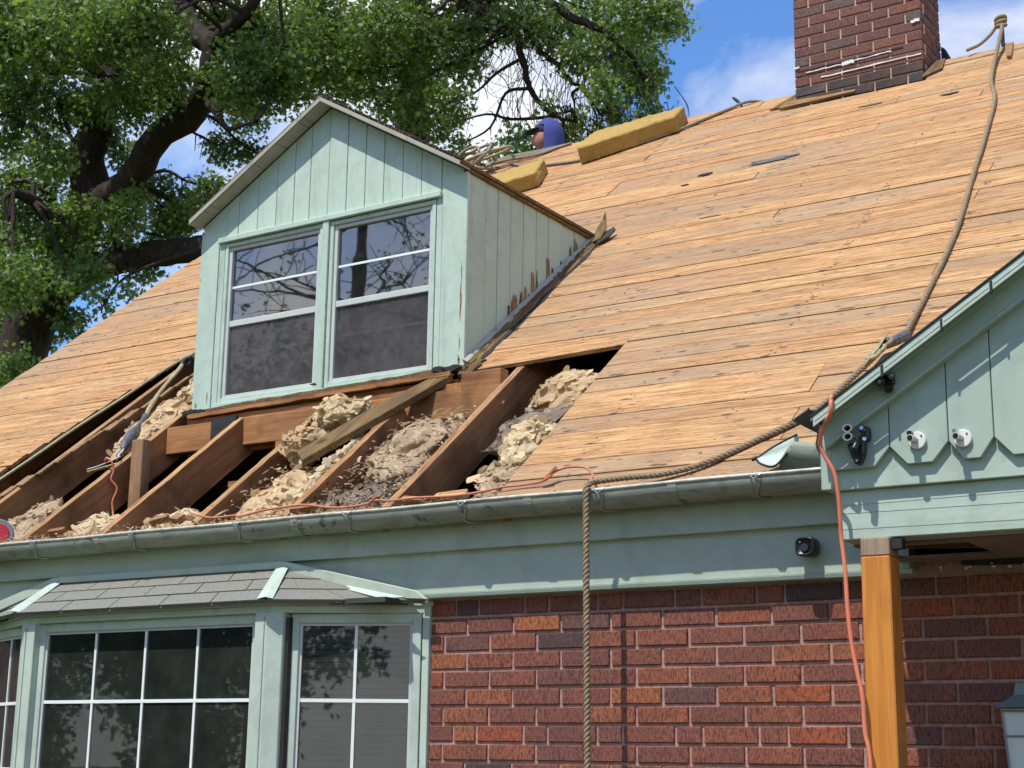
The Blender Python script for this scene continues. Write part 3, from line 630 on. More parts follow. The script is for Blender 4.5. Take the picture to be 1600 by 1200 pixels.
g = G().box(-2.44, -.68, DY-.03, DY+.01, 3.30, 3.372); g.obj('ledge_shadow_board', 'rafter', D)
for x, z, s in ((-2.40, 3.385, .05), (-.78, 3.425, .045), (-.70, 3.42, .05), (-1.55, 3.44, .02), (-2.33, 3.38, .04)):
    p = [(x+s*math.cos(a)*rnd.uniform(.6, 1.3), DY-.062, z+s*.35*math.sin(a)*rnd.uniform(.5, 1.2)) for a in [k*math.pi/5 for k in range(10)]]
    G().prism(p, (0, .012, 0)).obj('tar_paper_scrap', 'tar', D)
# step flashing along the foot of the side wall
def valley(name, mat, w0, w1, h0, h1, s0, s1, jag, n=26, x=DX1):
    g = G(); v = []
    for i in range(n+1):
        s = s0+(s1-s0)*i/n; a = w0+rnd.uniform(-jag, jag)*.6; b = w1+rnd.uniform(-jag, jag)
        v += [RP(x+a, s, 0), RP(x+b, s, 0), RP(x+b, s, h1), RP(x+a, s, h0)]
    f = [(0, 1, 2, 3), tuple(4*n+q for q in (3, 2, 1, 0))]
    for i in range(n):
        a = 4*i; f += [(a, a+4, a+5, a+1), (a+1, a+5, a+6, a+2), (a+2, a+6, a+7, a+3), (a+3, a+7, a+4, a)]
    g.add(v, f).obj(name, mat, D)
valley('base_flashing', 'pale', .0, .018, .050, .034, 1.345, 3.0, .007, 60)
valley('base_flashing', 'rotten', .017, .032, .034, .022, 1.345, 3.02, .008, 60)
valley('base_flashing', 'rotten', .030, .046, .022, .012, 1.36, 3.06, .009)
valley('dark_gap', 'tar', .044, .062, .012, .006, 1.31, 2.9, .009)  # black strip standing in for the shaded gap beside the flashing
valley('gap_edge', 'rotten', .012, .085, .02, .012, 1.24, 1.40, .012, 6)
for s in (): valley('flashing_scrap', 'side', .02, .035, .07, .05, s, s+.12, .006, 4)
g = G(); P_ = [RP(-.66, 2.85, .02), RP(-.60, 2.88, .03), RP(-.595, 2.98, .05), RP(-.615, 3.04, .08), RP(-.62, 3.07, .12), RP(-.645, 3.05, .08), RP(-.67, 3.0, .05)]
g.prism(P_, (.006, -.004, .006)); g.obj('twisted_flashing', 'rotten', D)
g = G().prism([RP(-.61, 2.82, .012), RP(-.56, 2.90, .02), RP(-.545, 2.98, .03), RP(-.56, 3.0, .04), RP(-.61, 2.93, .03)], (.002, -.004, .01)); g.obj('twisted_flashing', 'darkmetal', D)
# ================================================================== BAY WINDOW
B = thing('bay_window', 'three sided bay window with white muntins and a little hipped shingle roof', 'bay window', (-1.475, -.1, .4))
zb, zt = .9, 2.172
Ya = -.262
def wall_panel(p0, p1, post, cols, name, room=True):
    """window between two plan points p0,p1 (left to right)"""
    p0 = Vector((*p0, 0)); p1 = Vector((*p1, 0)); e = (p1-p0); L = e.length; e.normalize(); nrm = Vector((e.y, -e.x, 0))   # towards the viewer
    T = lambda u, d, z: tuple(p0+e*u+nrm*d+Vector((0, 0, z)))
    bx = lambda a, b, d0, d1, z0, z1, nm, mt, par, bv=.002: G().box(a, b, d0, d1, z0, z1, lambda x, y, z: T(x, -y, z)).obj(nm, mt, par, bevel=bv)
    w = bx(0, L, .045, .05, zb-.02, zb-.004, name, 'bayp', B)
    f = .034
    bx(0, f, -.004, .03, zb, zt-.004, 'window_frame', 'bayp', w); bx(L-f, L, -.004, .03, zb, zt-.004, 'window_frame', 'bayp', w)
    bx(f, L-f, -.004, .03, zt-.042, zt-.004, 'window_frame', 'bayp', w); bx(f, L-f, -.004, .03, zb, zb+.04, 'window_frame', 'bayp', w)
    f2 = f+.012
    bx(f, f2, .006, .03, zb+.04, zt-.042, 'sash_frame', 'vinyl', w, 0); bx(L-f2, L-f, .006, .03, zb+.04, zt-.042, 'sash_frame', 'vinyl', w, 0); bx(f2, L-f2, .006, .03, zt-.052, zt-.042, 'sash_frame', 'vinyl', w, 0)
    rows = [1.827, 1.535, 1.24]; colsx = [f2+(L-2*f2)*i/cols for i in range(cols+1)]; zz = [zb+.04]+rows[::-1]+[zt-.052]
    for z in rows: bx(f2, L-f2, .008, .024, z-.007, z+.007, 'muntin', 'muntin', w, 0)
    for x in colsx[1:-1]: bx(x-.006, x+.006, .009, .023, zb+.04, zt-.052, 'muntin', 'muntin', w, 0)
    for i in range(cols):
        for j in range(len(zz)-1):
            bx(colsx[i]+(.006 if i else 0), colsx[i+1]-(.006 if i < cols-1 else 0), .014, .017, zz[j]+(.007 if j else 0), zz[j+1]-(.007 if j < len(zz)-2 else 0), 'pane', 'bayglass', w, 0)
    return T, L, w
PC0, PC1 = (-2.20, Ya), (-.755, Ya)
wall_panel((-2.125, Ya), (-.83, Ya), None, 4, 'front_window')
T, L, wr = wall_panel((-.70, -.222), (-.205, -.018), None, 2, 'side_window')
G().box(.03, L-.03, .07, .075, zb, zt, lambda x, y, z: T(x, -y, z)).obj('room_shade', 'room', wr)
for i in range(48):
    z = zb+.06+i*.0255
    if z < zt-.05: G().box(.04, L-.04, .045, .058, z, z+.017, lambda x, y, z_: T(x, -y, z_+(.004 if y > .05 else 0))).obj('blind_slat', 'blind', wr)
wall_panel((-2.745, -.018), (-2.25, -.222), None, 2, 'side_window')
# corner posts
for sx, x in ((1, -.765), (-1, -2.185)):
    G().prism([(x-.062*sx, -.300, zb-.5), (x+.004*sx, -.300, zb-.5), (x+.060*sx, -.268, zb-.5), (x+.055*sx, -.20, zb-.5), (x-.062*sx, -.22, zb-.5)][::sx], (0, 0, zt+.5-zb)).obj('corner_post', 'bayp', B, bevel=.003)
    G().box(min(x-.012*sx, x-.008*sx), max(x-.012*sx, x-.008*sx), -.3025, -.2995, zb-.5, zt-.02).obj('post_seam', 'flash', B)
    G().prism([(x-.075*sx, -.262, zb-.5), (x-.063*sx, -.262, zb-.5), (x-.063*sx, -.24, zb-.5), (x-.075*sx, -.24, zb-.5)][::sx], (0, 0, zt+.48-zb)).obj('dark_joint', 'darkmetal', B)
    G().prism([(x+.061*sx, -.252, zb-.5), (x+.073*sx, -.246, zb-.5), (x+.073*sx, -.22, zb-.5), (x+.061*sx, -.22, zb-.5)][::sx], (0, 0, zt+.48-zb)).obj('dark_joint', 'darkmetal', B)
# apron and head of the bay
plan = [(-2.775, .0), (-2.20, -.272), (-.75, -.272), (-.175, .0)]
G().prism([(x, y, .0) for x, y in plan], (0, 0, zb-.02)).obj('bay_apron', 'bayp', B)
G().prism([(x*1.0, y, zt-.003) for x, y in [(-2.79, -.0), (-2.205, -.29), (-.745, -.29), (-.172, -.0)]], (0, 0, .028)).obj('bay_head', 'bayp', B, bevel=.002)
G().prism([(x, y, zt+.0255) for x, y in [(-2.80, -.0), (-2.215, -.31), (-.735, -.31), (-.16, -.0)]], (0, 0, .016)).obj('bay_head_moulding', 'bayp', B, bevel=.002)
# room behind
G().box(-2.7, -.25, .75, .76, .6, 2.3).obj('room_back', 'room', B)
G().box(-2.7, -.25, -.20, .75, 2.20, 2.22).obj('room_ceiling', 'room', B)
for a, b, mt in ((-2.05, -1.85, 'curtain2'), (-1.42, -1.22, 'curtain2'), (-1.02, -.84, 'curtain2')):
    g = G(); n = 16
    for i in range(n):
        xa = a+(b-a)*i/n; xb = a+(b-a)*(i+1)/n; g.add([(xa, -.14+.012*math.sin(i*1.9), .8), (xb, -.14+.012*math.sin(i*1.9+1.9), .8), (xb, -.14+.012*math.sin(i*1.9+1.9), 2.18), (xa, -.14+.012*math.sin(i*1.9), 2.18)], [(0, 1, 2, 3)])
    g.obj('drape', mt, B, smooth=True)
G().prism([(-1.07, -.10, 1.70), (-1.0, -.10, 1.69), (-.985, -.10, 1.74), (-1.01, -.10, 2.04), (-1.03, -.10, 2.04)], (0, .03, 0)).obj('wood_ornament', 'header', B)
# hipped roof with shingles
E1, E0_ = (-.735, -.335, 2.214), (-2.215, -.335, 2.214); T1, T0 = (-.875, -.080, 2.372), (-2.235, -.080, 2.372)
R1, L0 = (-.155, -.05, 2.214), (-2.80, -.05, 2.214)
def face(pl, nm, mt, th=(0, 0, -.012), par=None): return G().prism(pl, th).obj(nm, mt, par or B)
rf = face([E0_, E1, T1, T0], 'bay_roof', 'shingle'); face([E1, R1, T1], 'bay_roof_side', 'shingle'); face([L0, E0_, T0], 'bay_roof_side', 'shingle')
def lerp(a, b, t): return tuple(a[i]+(b[i]-a[i])*t for i in range(3))
def shingles(A, Bq, Cq, Dq, nw, rows, par):
    """A,B lower left/right; C,D upper right/left"""
    nrm = (Vector(Bq)-Vector(A)).cross(Vector(Dq)-Vector(A)).normalized()
    if nrm.z < 0: nrm = -nrm
    for r in range(rows):
        ta, tb = r/rows, (r+1)/rows+(.06 if r < rows-1 else 0)
        offs = [0]+[(i+(.5 if r % 2 else 0))/nw+rnd.uniform(-.006, .006) for i in range(0 if r % 2 else 1, nw)]+[1]
        for a, b in zip(offs[:-1], offs[1:]):
            if b-a < .03: continue
            a2, b2 = a+.0022, b-.0022
            q = [lerp(lerp(A, Bq, a2), lerp(Dq, Cq, a2), ta), lerp(lerp(A, Bq, b2), lerp(Dq, Cq, b2), ta), lerp(lerp(A, Bq, b2), lerp(Dq, Cq, b2), tb), lerp(lerp(A, Bq, a2), lerp(Dq, Cq, a2), tb)]
            h1, h2 = .007+rnd.uniform(0, .002), .002+.0004*r
            vs = [tuple(Vector(q[0])+nrm*h1), tuple(Vector(q[1])+nrm*h1), tuple(Vector(q[2])+nrm*h2), tuple(Vector(q[3])+nrm*h2)]; lo = [tuple(Vector(p)+nrm*.0005) for p in q]
            G().add(lo+vs, BF).obj('shingle', 'shingle', par)
dz = lambda p, k=.012: (p[0], p[1]-k*.6, p[2]-k*.35)
shingles(dz(E0_), dz(E1), T1, T0, 5, 3, rf)
shingles(dz(E1), dz(R1), lerp(T1, R1, .06), T1, 2, 3, rf); shingles(dz(L0), dz(E0_), T0, lerp(T0, L0, .06), 3, 3, rf)
# pale metal strips over the two hips
for a, b, s in ((E1, T1, 1), (E0_, T0, -1)):
    a = Vector(a)+Vector((0, -.018, -.008)); b = Vector(b); w = Vector((.036, 0, 0)); u = Vector((0, -.004, .013))
    G().add([a-w+u, a+u+Vector((.006*s, 0, .006)), a+w*.8+u+Vector((0, .02, 0)), b+w*.8+u, b+u+Vector((0, 0, .006)), b-w+u], [(0, 1, 4, 5), (1, 2, 3, 4)]).obj('hip_flashing', 'bayp', B).modifiers.new('s', 'SOLIDIFY').thickness = .002
# raking trim boards where the bay roof meets the frieze
G().prism([(-.90, -.0745, 2.405), (-.845, -.0745, 2.398), (-.18, -.0745, 2.250), (-.13, -.0745, 2.214), (-.27, -.0745, 2.222), (-.87, -.0745, 2.362)], (0, -.024, 0)).obj('raking_trim', 'sage', B, bevel=.003)
G().prism([(-2.90, -.0745, 2.214), (-2.86, -.0745, 2.245), (-2.27, -.0745, 2.398), (-2.20, -.0745, 2.405), (-2.24, -.0745, 2.362), (-2.76, -.0745, 2.224)], (0, -.024, 0)).obj('raking_trim', 'sage', B, bevel=.003)
G().box(-2.22, -.885, -.098, -.0745, 2.372, 2.403).obj('top_trim', 'sage', B, bevel=.003)
G().prism([(-.52, -.10, 2.285), (-.20, -.14, 2.222), (-.30, -.16, 2.219), (-.60, -.105, 2.290)], (0, .004, -.004)).obj('sunlit_flashing', 'bayp', B)
# ================================================================== PORCH
P = thing('porch', 'mint green porch gable with scalloped board ends carried on an orange stained post', 'porch', (1.87, -.6, 0))
PF = -.62
xs = [(1.752, 1.937), (1.937, 2.115), (2.115, 2.248)]
x = 2.248
while x < 5.4: xs.append((x, x+.155)); x += .155
def ptop(x): return 2.65+.624*(x-1.815) if x < 3.6 else 2.65+.624*(3.6-1.815)-.624*(x-3.6)
for i, (a, b) in enumerate(xs):
    zb_, zn = 2.479, 2.535; c = .046 if b-a > .15 else .038; a2, b2 = a+.0015, b-.0015
    p = [(a2, PF, zb_)] if i == 0 else [(a2, PF, zn), (a+c+.006, PF, zb_)]
    p += [(b-c-.004, PF, zb_), (b2, PF, zn)]
    p += [(b2, PF, min(ptop(b)+0, 9)), (a2, PF, ptop(a))]
    G().prism(p, (0, .020, 0)).obj('scalloped_board', 'sagev', P, base=(a, PF, zb_), bevel=.002)
G().box(1.728, 5.45, -.5995, -.555, 2.420, 2.58).obj('backing_board', 'sagel', P, bevel=.002)
G().box(1.716, 1.7515, -.612, -.598, 2.422, 2.615).obj('end_trim', 'sagev', P, bevel=.002)
G().box(1.712, 1.7275, -.606, -.02, 2.425, 2.615).obj('side_fascia', 'sagev', P, bevel=.002)
G().box(1.7285, 5.45, -.554, -.05, 2.58, 2.60).obj('inner_frame', 'attic', P)
G().box(1.757, 5.45, -.578, -.48, 2.270, 2.4195).obj('porch_beam', 'sagel', P, bevel=.003)
for z in (2.345, 2.375, 2.30): G().box(1.76, 2.6, -.5789, -.577, z, z+.0012, lambda x, y, z_: (x, y, z_+.006*math.sin(x*5+z_*40))).obj('beam_crack', 'flash', P)
# rake board, moulding, metal drip edge in lengths
def rk(x0, x1, y0, y1, t0, t1, nm, mat, bv=.002):
    z = lambda x: 2.631+.624*(x-1.745)
    G().prism([(x0, y0, z(x0)+t0), (x1, y0, z(x1)+t0), (x1, y0, z(x1)+t1), (x0, y0, z(x0)+t1)], (0, y1-y0, 0)).obj(nm, mat, P, bevel=bv)
rk(1.745, 3.6, -.650, -.6205, -.092, .015, 'rake_board', 'sagev'); rk(1.745, 3.6, -.664, -.6505, -.018, .014, 'rake_moulding', 'sagev')
rk(1.78, 3.6, -.656, -.6505, -.093, -.080, 'rake_moulding', 'sagev')
rk(1.725, 3.6, -.7115, -.655, -.001, .010, 'rake_soffit', 'sagev')
for a, b, d in ((1.735, 1.955, 0), (1.958, 2.14, .002), (2.143, 2.288, -.002), (2.292, 2.46, .002), (2.462, 2.9, 0), (2.905, 3.6, 0)):
    rk(a, b, -.716+d, -.712+d, -.027, .001, 'drip_edge', 'sagel', .0015)
    rk(a+.006, b-.006, -.7175+d, -.716+d, -.013, -.010, 'drip_edge_crease', 'gutlip', 0)
for a in (1.956, 2.141, 2.290): rk(a-.003, a+.004, -.7195, -.712, -.034, -.0, 'edge_gap', 'tar', 0)
rk(1.725, 3.6, -.716, -.655, .0105, .0165, 'shingle_edge', 'tar', 0)
# roof slab running back into the main roof
zf = lambda x: 2.619+.624*(x-1.725)
def pslab(xa, xb, za, zb_):
    yi = lambda z: (z-2.591)*CP/SP-.12+.03
    v = [(xa, -.655, za+.023), (xb, -.655, zb_+.023), (xb, yi(zb_), zb_+.023), (xa, yi(za), za+.023)]
    v = v+[(p[0], p[1], p[2]-.02) for p in v]
    G().add(v, [(0, 1, 2, 3), (7, 6, 5, 4), (0, 4, 5, 1), (1, 5, 6, 2), (2, 6, 7, 3), (3, 7, 4, 0)]).obj('porch_roof', 'tar', P)
pslab(1.725, 3.6, zf(1.725), zf(3.6)); pslab(5.475, 3.6, zf(1.725), zf(3.6))
# ceiling in strips round an open hatch
for a in ((1.76, 1.80, -.477, -.0), (2.10, 5.45, -.477, -.0), (1.80, 2.10, -.14, .0), (1.80, 2.10, -.477, -.43)):
    G().box(*a, 2.262, 2.27).obj('porch_ceiling', 'porchceil', P)
G().box(1.79, 2.11, -.44, -.13, 2.33, 2.34).obj('ceiling_cavity', 'rotten', P)
G().prism([(1.80, -.43, 2.262), (2.1, -.30, 2.262), (2.1, -.285, 2.262), (1.8, -.41, 2.262)], (0, 0, .05)).obj('cavity_edge', 'rotten', P)
g = G(); n = 50; up = []; lo = []
for i in range(n+1):
    x = 1.95+3.4*i/n; up.append((x, -.010, 2.262)); lo.append((x, -.010, 2.250-rnd.uniform(0, .010)))
g.prism(up+lo[::-1], (0, .005, 0)); g.obj('mortar_smear', 'tar', P)
for i in range(22):
    x = rnd.uniform(1.88, 2.5); z = rnd.uniform(2.215, 2.25); s = rnd.uniform(.003, .008)
    G().prism([(x+s*math.cos(a)*rnd.uniform(.5, 1.4), -.016, z+s*.7*math.sin(a)) for a in [k*math.pi/3 for k in range(6)]], (0, .003, 0)).obj('plaster_crumb', 'porcelain', P)
# post
G().box(1.826, 1.916, -.600, -.512, .06, 2.215).obj('post', 'post', P, bevel=.004)
G().box(1.8265, 1.9155, -.5995, -.5125, 2.2155, 2.2695).obj('post_top', 'postcap', P, bevel=.003)
G().box(1.917, 1.95, -.585, -.55, 2.235, 2.265).obj('post_bracket', 'darkmetal', P)
G().box(5.3, 5.39, -.600, -.512, .06, 2.268).obj('post', 'post', P, bevel=.004)
# ---- torn gutter stub and bent flashing at the left end of the porch eave
g = G(); n = 12; q = 9
ax0, ax1 = Vector((1.425, -.12, 2.652)), Vector((1.56, -.09, 2.640))
for i in range(q+1):
    c = ax0.lerp(ax1, i/q); R_ = .058
    for k in range(n+1):
        w = math.radians(-25+200*k/n); sk = (1-i/q)*.05*math.sin(w)
        g.v.append((c.x-sk, c.y-R_*math.cos(w), c.z-R_*math.sin(w)*1.05))
for i in range(q):
    for k in range(n):
        a = i*(n+1)+k; g.f.append((a, a+1, a+n+2, a+n+1))
go = thing('gutter_offcut', 'torn curled end of half round gutter hanging under the left corner of the porch gable', 'gutter piece', (1.45, -.15, 2.65))
g.obj('outer_curve', 'gutter', go, smooth=True).modifiers.new('s', 'SOLIDIFY').thickness = .003
g = G(); n = 8      # the flattened end, its pale inside turned to the street
top = spline([(1.300, -.155, 2.634), (1.345, -.135, 2.668), (1.395, -.125, 2.694), (1.440, -.12, 2.712)], n); bot = spline([(1.300, -.155, 2.634), (1.33, -.18, 2.608), (1.385, -.195, 2.594), (1.425, -.175, 2.640)], n)
m_ = len(top)
for k in range(7):
    t = k/6
    for a, b in zip(top, bot): p = a.lerp(b, t); g.v.append((p.x+.012*math.sin(t*math.pi)*(a-b).length*10, p.y+.25*math.sin(t*math.pi)*(a-b).length, p.z))
for k in range(6):
    for i in range(m_-1): a = k*m_+i; g.f.append((a, a+1, a+m_+1, a+m_))
g.obj('inner_face', 'bayp', go, smooth=True).modifiers.new('s', 'SOLIDIFY').thickness = .002
G().tube(bot, .004, 6).obj('rolled_rim', 'darkmetal', go, smooth=True); G().tube(top, .0035, 6).obj('rolled_rim', 'darkmetal', go, smooth=True)
G().tube([(1.285, -.155, 2.632), (1.305, -.155, 2.636)], .007, 8).obj('rivet', 'darkmetal', go)
T_ = thing('bent_flashing', 'dark crumpled metal flashing tucked under the porch roof corner', 'flashing', (1.5, -.1, 2.7))
G().prism([(1.442, -.16, 2.752), (1.50, -.17, 2.782), (1.60, -.18, 2.745), (1.60, -.16, 2.705), (1.555, -.15, 2.668), (1.545, -.15, 2.69)], (.004, .012, .004)).obj('metal_sheet', 'darkmetal', T_)
G().prism([(1.425, -.158, 2.748), (1.50, -.172, 2.786), (1.505, -.172, 2.790), (1.50, -.17, 2.780)], (.0, .014, .002)).obj('metal_lip', 'greyp', T_)
G().prism([(1.60, -.30, 2.75), (1.70, -.5, 2.69), (1.70, -.5, 2.60), (1.60, -.25, 2.62), (1.52, -.16, 2.66)], (.004, .012, .0)).obj('metal_sheet', 'darkmetal', T_)
# ---- fittings
def disc(g, c, ax, r, th, seg=20):
    c = Vector(c); ax = Vector(ax).normalized(); return g.tube([c, c+ax*th], r, seg)
cm = thing('security_camera', 'black rounded security camera on the green frieze board left of the porch post', 'camera', (1.45, -.05, 2.33))
g = G(); pr = []
for k in range(24):
    a = 2*math.pi*k/24; c_, s_ = math.cos(a), math.sin(a); e = 2/3.2; pr.append((math.copysign(abs(c_)**e, c_)*.036, math.copysign(abs(s_)**e, s_)*.033))
ring = lambda y, f: [(1.452+px*f, y, 2.326+pz*f) for px, pz in pr]
secs = [ring(-.062, .8), ring(-.068, 1), ring(-.108, 1.02), ring(-.116, .93), ring(-.116, .80), ring(-.112, .74)]
for s_ in secs: g.v += s_
for i in range(len(secs)-1):
    for k in range(24): g.f.append((i*24+k, i*24+(k+1) % 24, (i+1)*24+(k+1) % 24, (i+1)*24+k))
g.f.append(tuple(range((len(secs)-1)*24, len(secs)*24))); g.obj('housing', 'black', cm, smooth=True)
disc(G(), (1.452, -.1125, 2.322), (0, -1, 0), .014, .004).obj('lens', 'lens', cm); disc(G(), (1.452, -.046, 2.326), (0, -1, 0), .024, .02).obj('mount', 'black', cm)
disc(G(), (1.436, -.1125, 2.341), (0, -1, 0), .003, .003).obj('status_light', 'greyp', cm)
c2 = thing('security_camera', 'small black spotlight camera tucked under the sloping porch rake', 'camera', (1.945, -.66, 2.76))
g = G(); disc(g, (1.935, -.665, 2.725), (.2, -1, -.2), .016, .03, 12); disc(g, (1.965, -.667, 2.735), (.5, -1, 0), .012, .026, 12); disc(g, (1.960, -.665, 2.707), (.2, -1, -.5), .013, .026, 12); g.obj('housing', 'black', c2, smooth=False)
g = G().box(1.925, 1.975, -.672, -.6505, 2.715, 2.745); g.obj('bracket', 'black', c2, bevel=.003)
for q_ in ((1.941, -.697, 2.72), (1.978, -.694, 2.735)): disc(G(), q_, (.2, -1, -.2), .006, .002, 10).obj('lens', 'greyp', c2)
# twin ring bracket with bright socket
tb = thing('light_bracket', 'black fixture with two grey rings and shiny sockets on the first scalloped board', 'light fitting', (1.848, -.65, 2.50))
for z, y in ((2.5905, -.668), (2.565, -.668)):
    g = G(); n = 18
    for k in range(n):
        a, b = 2*math.pi*k/n, 2*math.pi*(k+1)/n; v = []
        for w in (a, b):
            for r_, d in ((.0155, 0), (.0155, -.02), (.0105, -.02), (.0105, 0)): v.append((1.832+r_*math.cos(w), y+d, z+r_*math.sin(w)*.85))
        g.add(v, [(0, 1, 5, 4), (1, 2, 6, 5), (2, 3, 7, 6)])
    g.obj('ring_socket', 'greyp', tb); disc(G(), (1.832, y+.004, z), (0, -1, 0), .0108, .004, 14).obj('socket_well', 'black', tb)
G().prism([(1.816, -.66, 2.548), (1.873, -.66, 2.562), (1.870, -.66, 2.515), (1.856, -.66, 2.484), (1.842, -.66, 2.482), (1.829, -.66, 2.508)], (0, .032, 0)).obj('body', 'black', tb, bevel=.006)
g = G(); g.tube(spline([(1.852, -.63, 2.56), (1.856, -.675, 2.545), (1.850, -.69, 2.52)], 4), .011, 10); g.obj('swivel_arm', 'black', tb, smooth=True)
for x_, z_ in ((1.857, 2.588), (1.868, 2.572), (1.855, 2.565), (1.872, 2.585), (1.866, 2.556)):
    g = G(); disc(g, (x_, -.645, z_), (rnd.uniform(-.6, .6), -1, rnd.uniform(-.6, .6)), .006, .022, 10); g.obj('socket_shell', rnd.choice(['chrome', 'black', 'chrome']), tb)
G().box(1.862, 1.885, -.66, -.625, 2.555, 2.598).obj('socket_housing', 'black', tb, bevel=.005)
disc(G(), (1.850, -.662, 2.494), (0, -1, 0), .004, .003, 10).obj('screw', 'chrome', tb)
def lamp_base(c, lab):
    t = thing('lamp_base', lab, 'lamp base', (c[0], PF, c[1]), 'round white lamp bases on the porch gable')
    x, z = c; g = G(); disc(g, (x, PF-.001, z), (0, -1, 0), .0265, .012, 28); g.obj('canopy', 'porcelain', t, bevel=.002)
    g = G(); g.tube([(x-.003, PF-.012, z), (x-.007, PF-.035, z+.002), (x-.008, PF-.052, z+.001)], [.008, .010, .011], 14); g.obj('socket', 'gutlip', t)
    g = G(); g.tube([(x-.008, PF-.051, z+.001), (x-.008, PF-.0535, z+.001)], .008, 12); g.obj('socket_well', 'black', t)
    g = G(); g.box(x-.020, x-.006, PF-.045, PF-.02, z+.012, z+.024); g.obj('clamp', 'chrome' if x > 2.1 else 'black', t, bevel=.002)
    disc(G(), (x+.014, PF-.012, z+.012), (0, -1, 0), .0028, .003, 8).obj('screw', 'darkmetal', t)
lamp_base((2.025, 2.545), 'round white lamp base on the second scalloped board, nearer the black fixture')
lamp_base((2.160, 2.538), 'round white lamp base on the third scalloped board, farther from the black fixture')
# lantern on the dark wall
ln = thing('wall_lantern', 'white paned lantern with grey cap on the shaded brick wall beside the porch', 'lantern', (2.17, -.1, 1.5))
def fr(z, w): return [(2.17-w, -.12-w, z), (2.17+w, -.12-w, z), (2.17+w, -.12+w, z), (2.17-w, -.12+w, z)]
G().add(fr(1.785, .086)+fr(1.825, .035)+fr(1.86, .03), [(3, 2, 1, 0), (0, 1, 5, 4), (1, 2, 6, 5), (2, 3, 7, 6), (3, 0, 4, 7), (4, 5, 9, 8), (5, 6, 10, 9), (6, 7, 11, 10), (7, 4, 8, 11), (8, 9, 10, 11)]).obj('cap', 'lampgrey', ln)
G().add(fr(1.55, .05)+fr(1.782, .064), BF).obj('glass_box', 'lampglass', ln)
for sx in (-1, 1):
    for sy in (-1, 1): G().tube([(2.17+sx*.051, -.12+sy*.051, 1.55), (2.17+sx*.066, -.12+sy*.066, 1.784)], .004, 6).obj('corner_bar', 'lampgrey', ln)
for z, w in ((1.775, .067), (1.70, .061), (1.60, .055)): G().tube(fr(z, w)+[fr(z, w)[0]], .003, 5).obj('cross_bar', 'lampgrey', ln)
G().box(2.12, 2.22, -.06, -.004, 1.6, 1.78).obj('back_plate', 'lampgrey', ln)
# ================================================================== INSULATION
def lump(lab, c, rad, mat, seed, axis=None, sub=5, amp=.42):
    """rumpled wad of insulation: displaced sphere, squashed along the roof slope"""
    import bmesh
    bm = bmesh.new(); bmesh.ops.create_icosphere(bm, subdivisions=sub, radius=1)
    R = Matrix.Rotation(PIA, 3, 'X'); rad = Vector(rad); off = Vector((seed*3.1, seed*7.7, seed*1.3))
    for v in bm.verts:
        p = v.co.copy(); n = .75*noise.noise(p*1.4+off)+.30*noise.noise(p*3.3+off)-.12*abs(noise.noise(p*2.6+off*2))+.08*noise.noise(p*7+off)
        w = noise.noise_vector(p*2.2+off)*.30
        p = p*(1+amp*n)+w; v.co = R @ Vector((p.x*rad.x, p.y*rad.y, p.z*rad.z))
    me = bpy.data.meshes.new('insulation_wad'); bm.to_mesh(me); bm.free(); me.materials.append(MT[mat]); me.polygons.foreach_set('use_smooth', [True]*len(me.polygons))
    o = bpy.data.objects.new('insulation_wad', me); COL.objects.link(o); o.location = c; tag(o, lab, 'insulation', 'wads of loose roof insulation')
    rs = random.Random(seed); vv = me.vertices; g = G(); nv = len(vv)
    for i in range(620):      # torn petals of glass wool lying over the surface
        v = vv[rs.randrange(nv)]; nn = v.normal; q = v.co+nn*rs.uniform(-.001, .003); L = rs.uniform(.018, .05) if i % 3 == 0 else rs.uniform(.006, .018); w = L*rs.uniform(.3, .6)
        d = nn.cross(Vector((rs.gauss(0, 1), rs.gauss(0, 1), rs.gauss(0, 1)))).normalized(); e = d.cross(nn).normalized()*w; lift = rs.uniform(.0, .20)*L
        g.add([q-e*.7, q+e*.7, q+d*L*.5+e+nn*lift*.35, q+d*L*.5-e+nn*lift*.35, q+d*L+e*.5+nn*lift, q+d*L-e*.4+nn*lift], [(0, 1, 2, 3), (3, 2, 4, 5)])
    for i in range(1500):
        v = vv[rs.randrange(nv)]; q = v.co; L = rs.uniform(.006, .018); d = (v.normal+Vector((rs.gauss(0, .8), rs.gauss(0, .8), rs.gauss(0, .8)))).normalized()*L; e = d.cross(Vector((rs.gauss(0, 1), rs.gauss(0, 1), 1))).normalized()*.0008
        g.add([q-e, q+e, q+d], [(0, 1, 2)])
    f = raw('fibres', [tuple(Vector(p)+Vector(c)) for p in g.v], g.f, mat, None); f.parent = o; f.location = (0, 0, 0); f['kind'] = 'stuff'
    f.data.transform(Matrix.Translation(-Vector(c))); return o
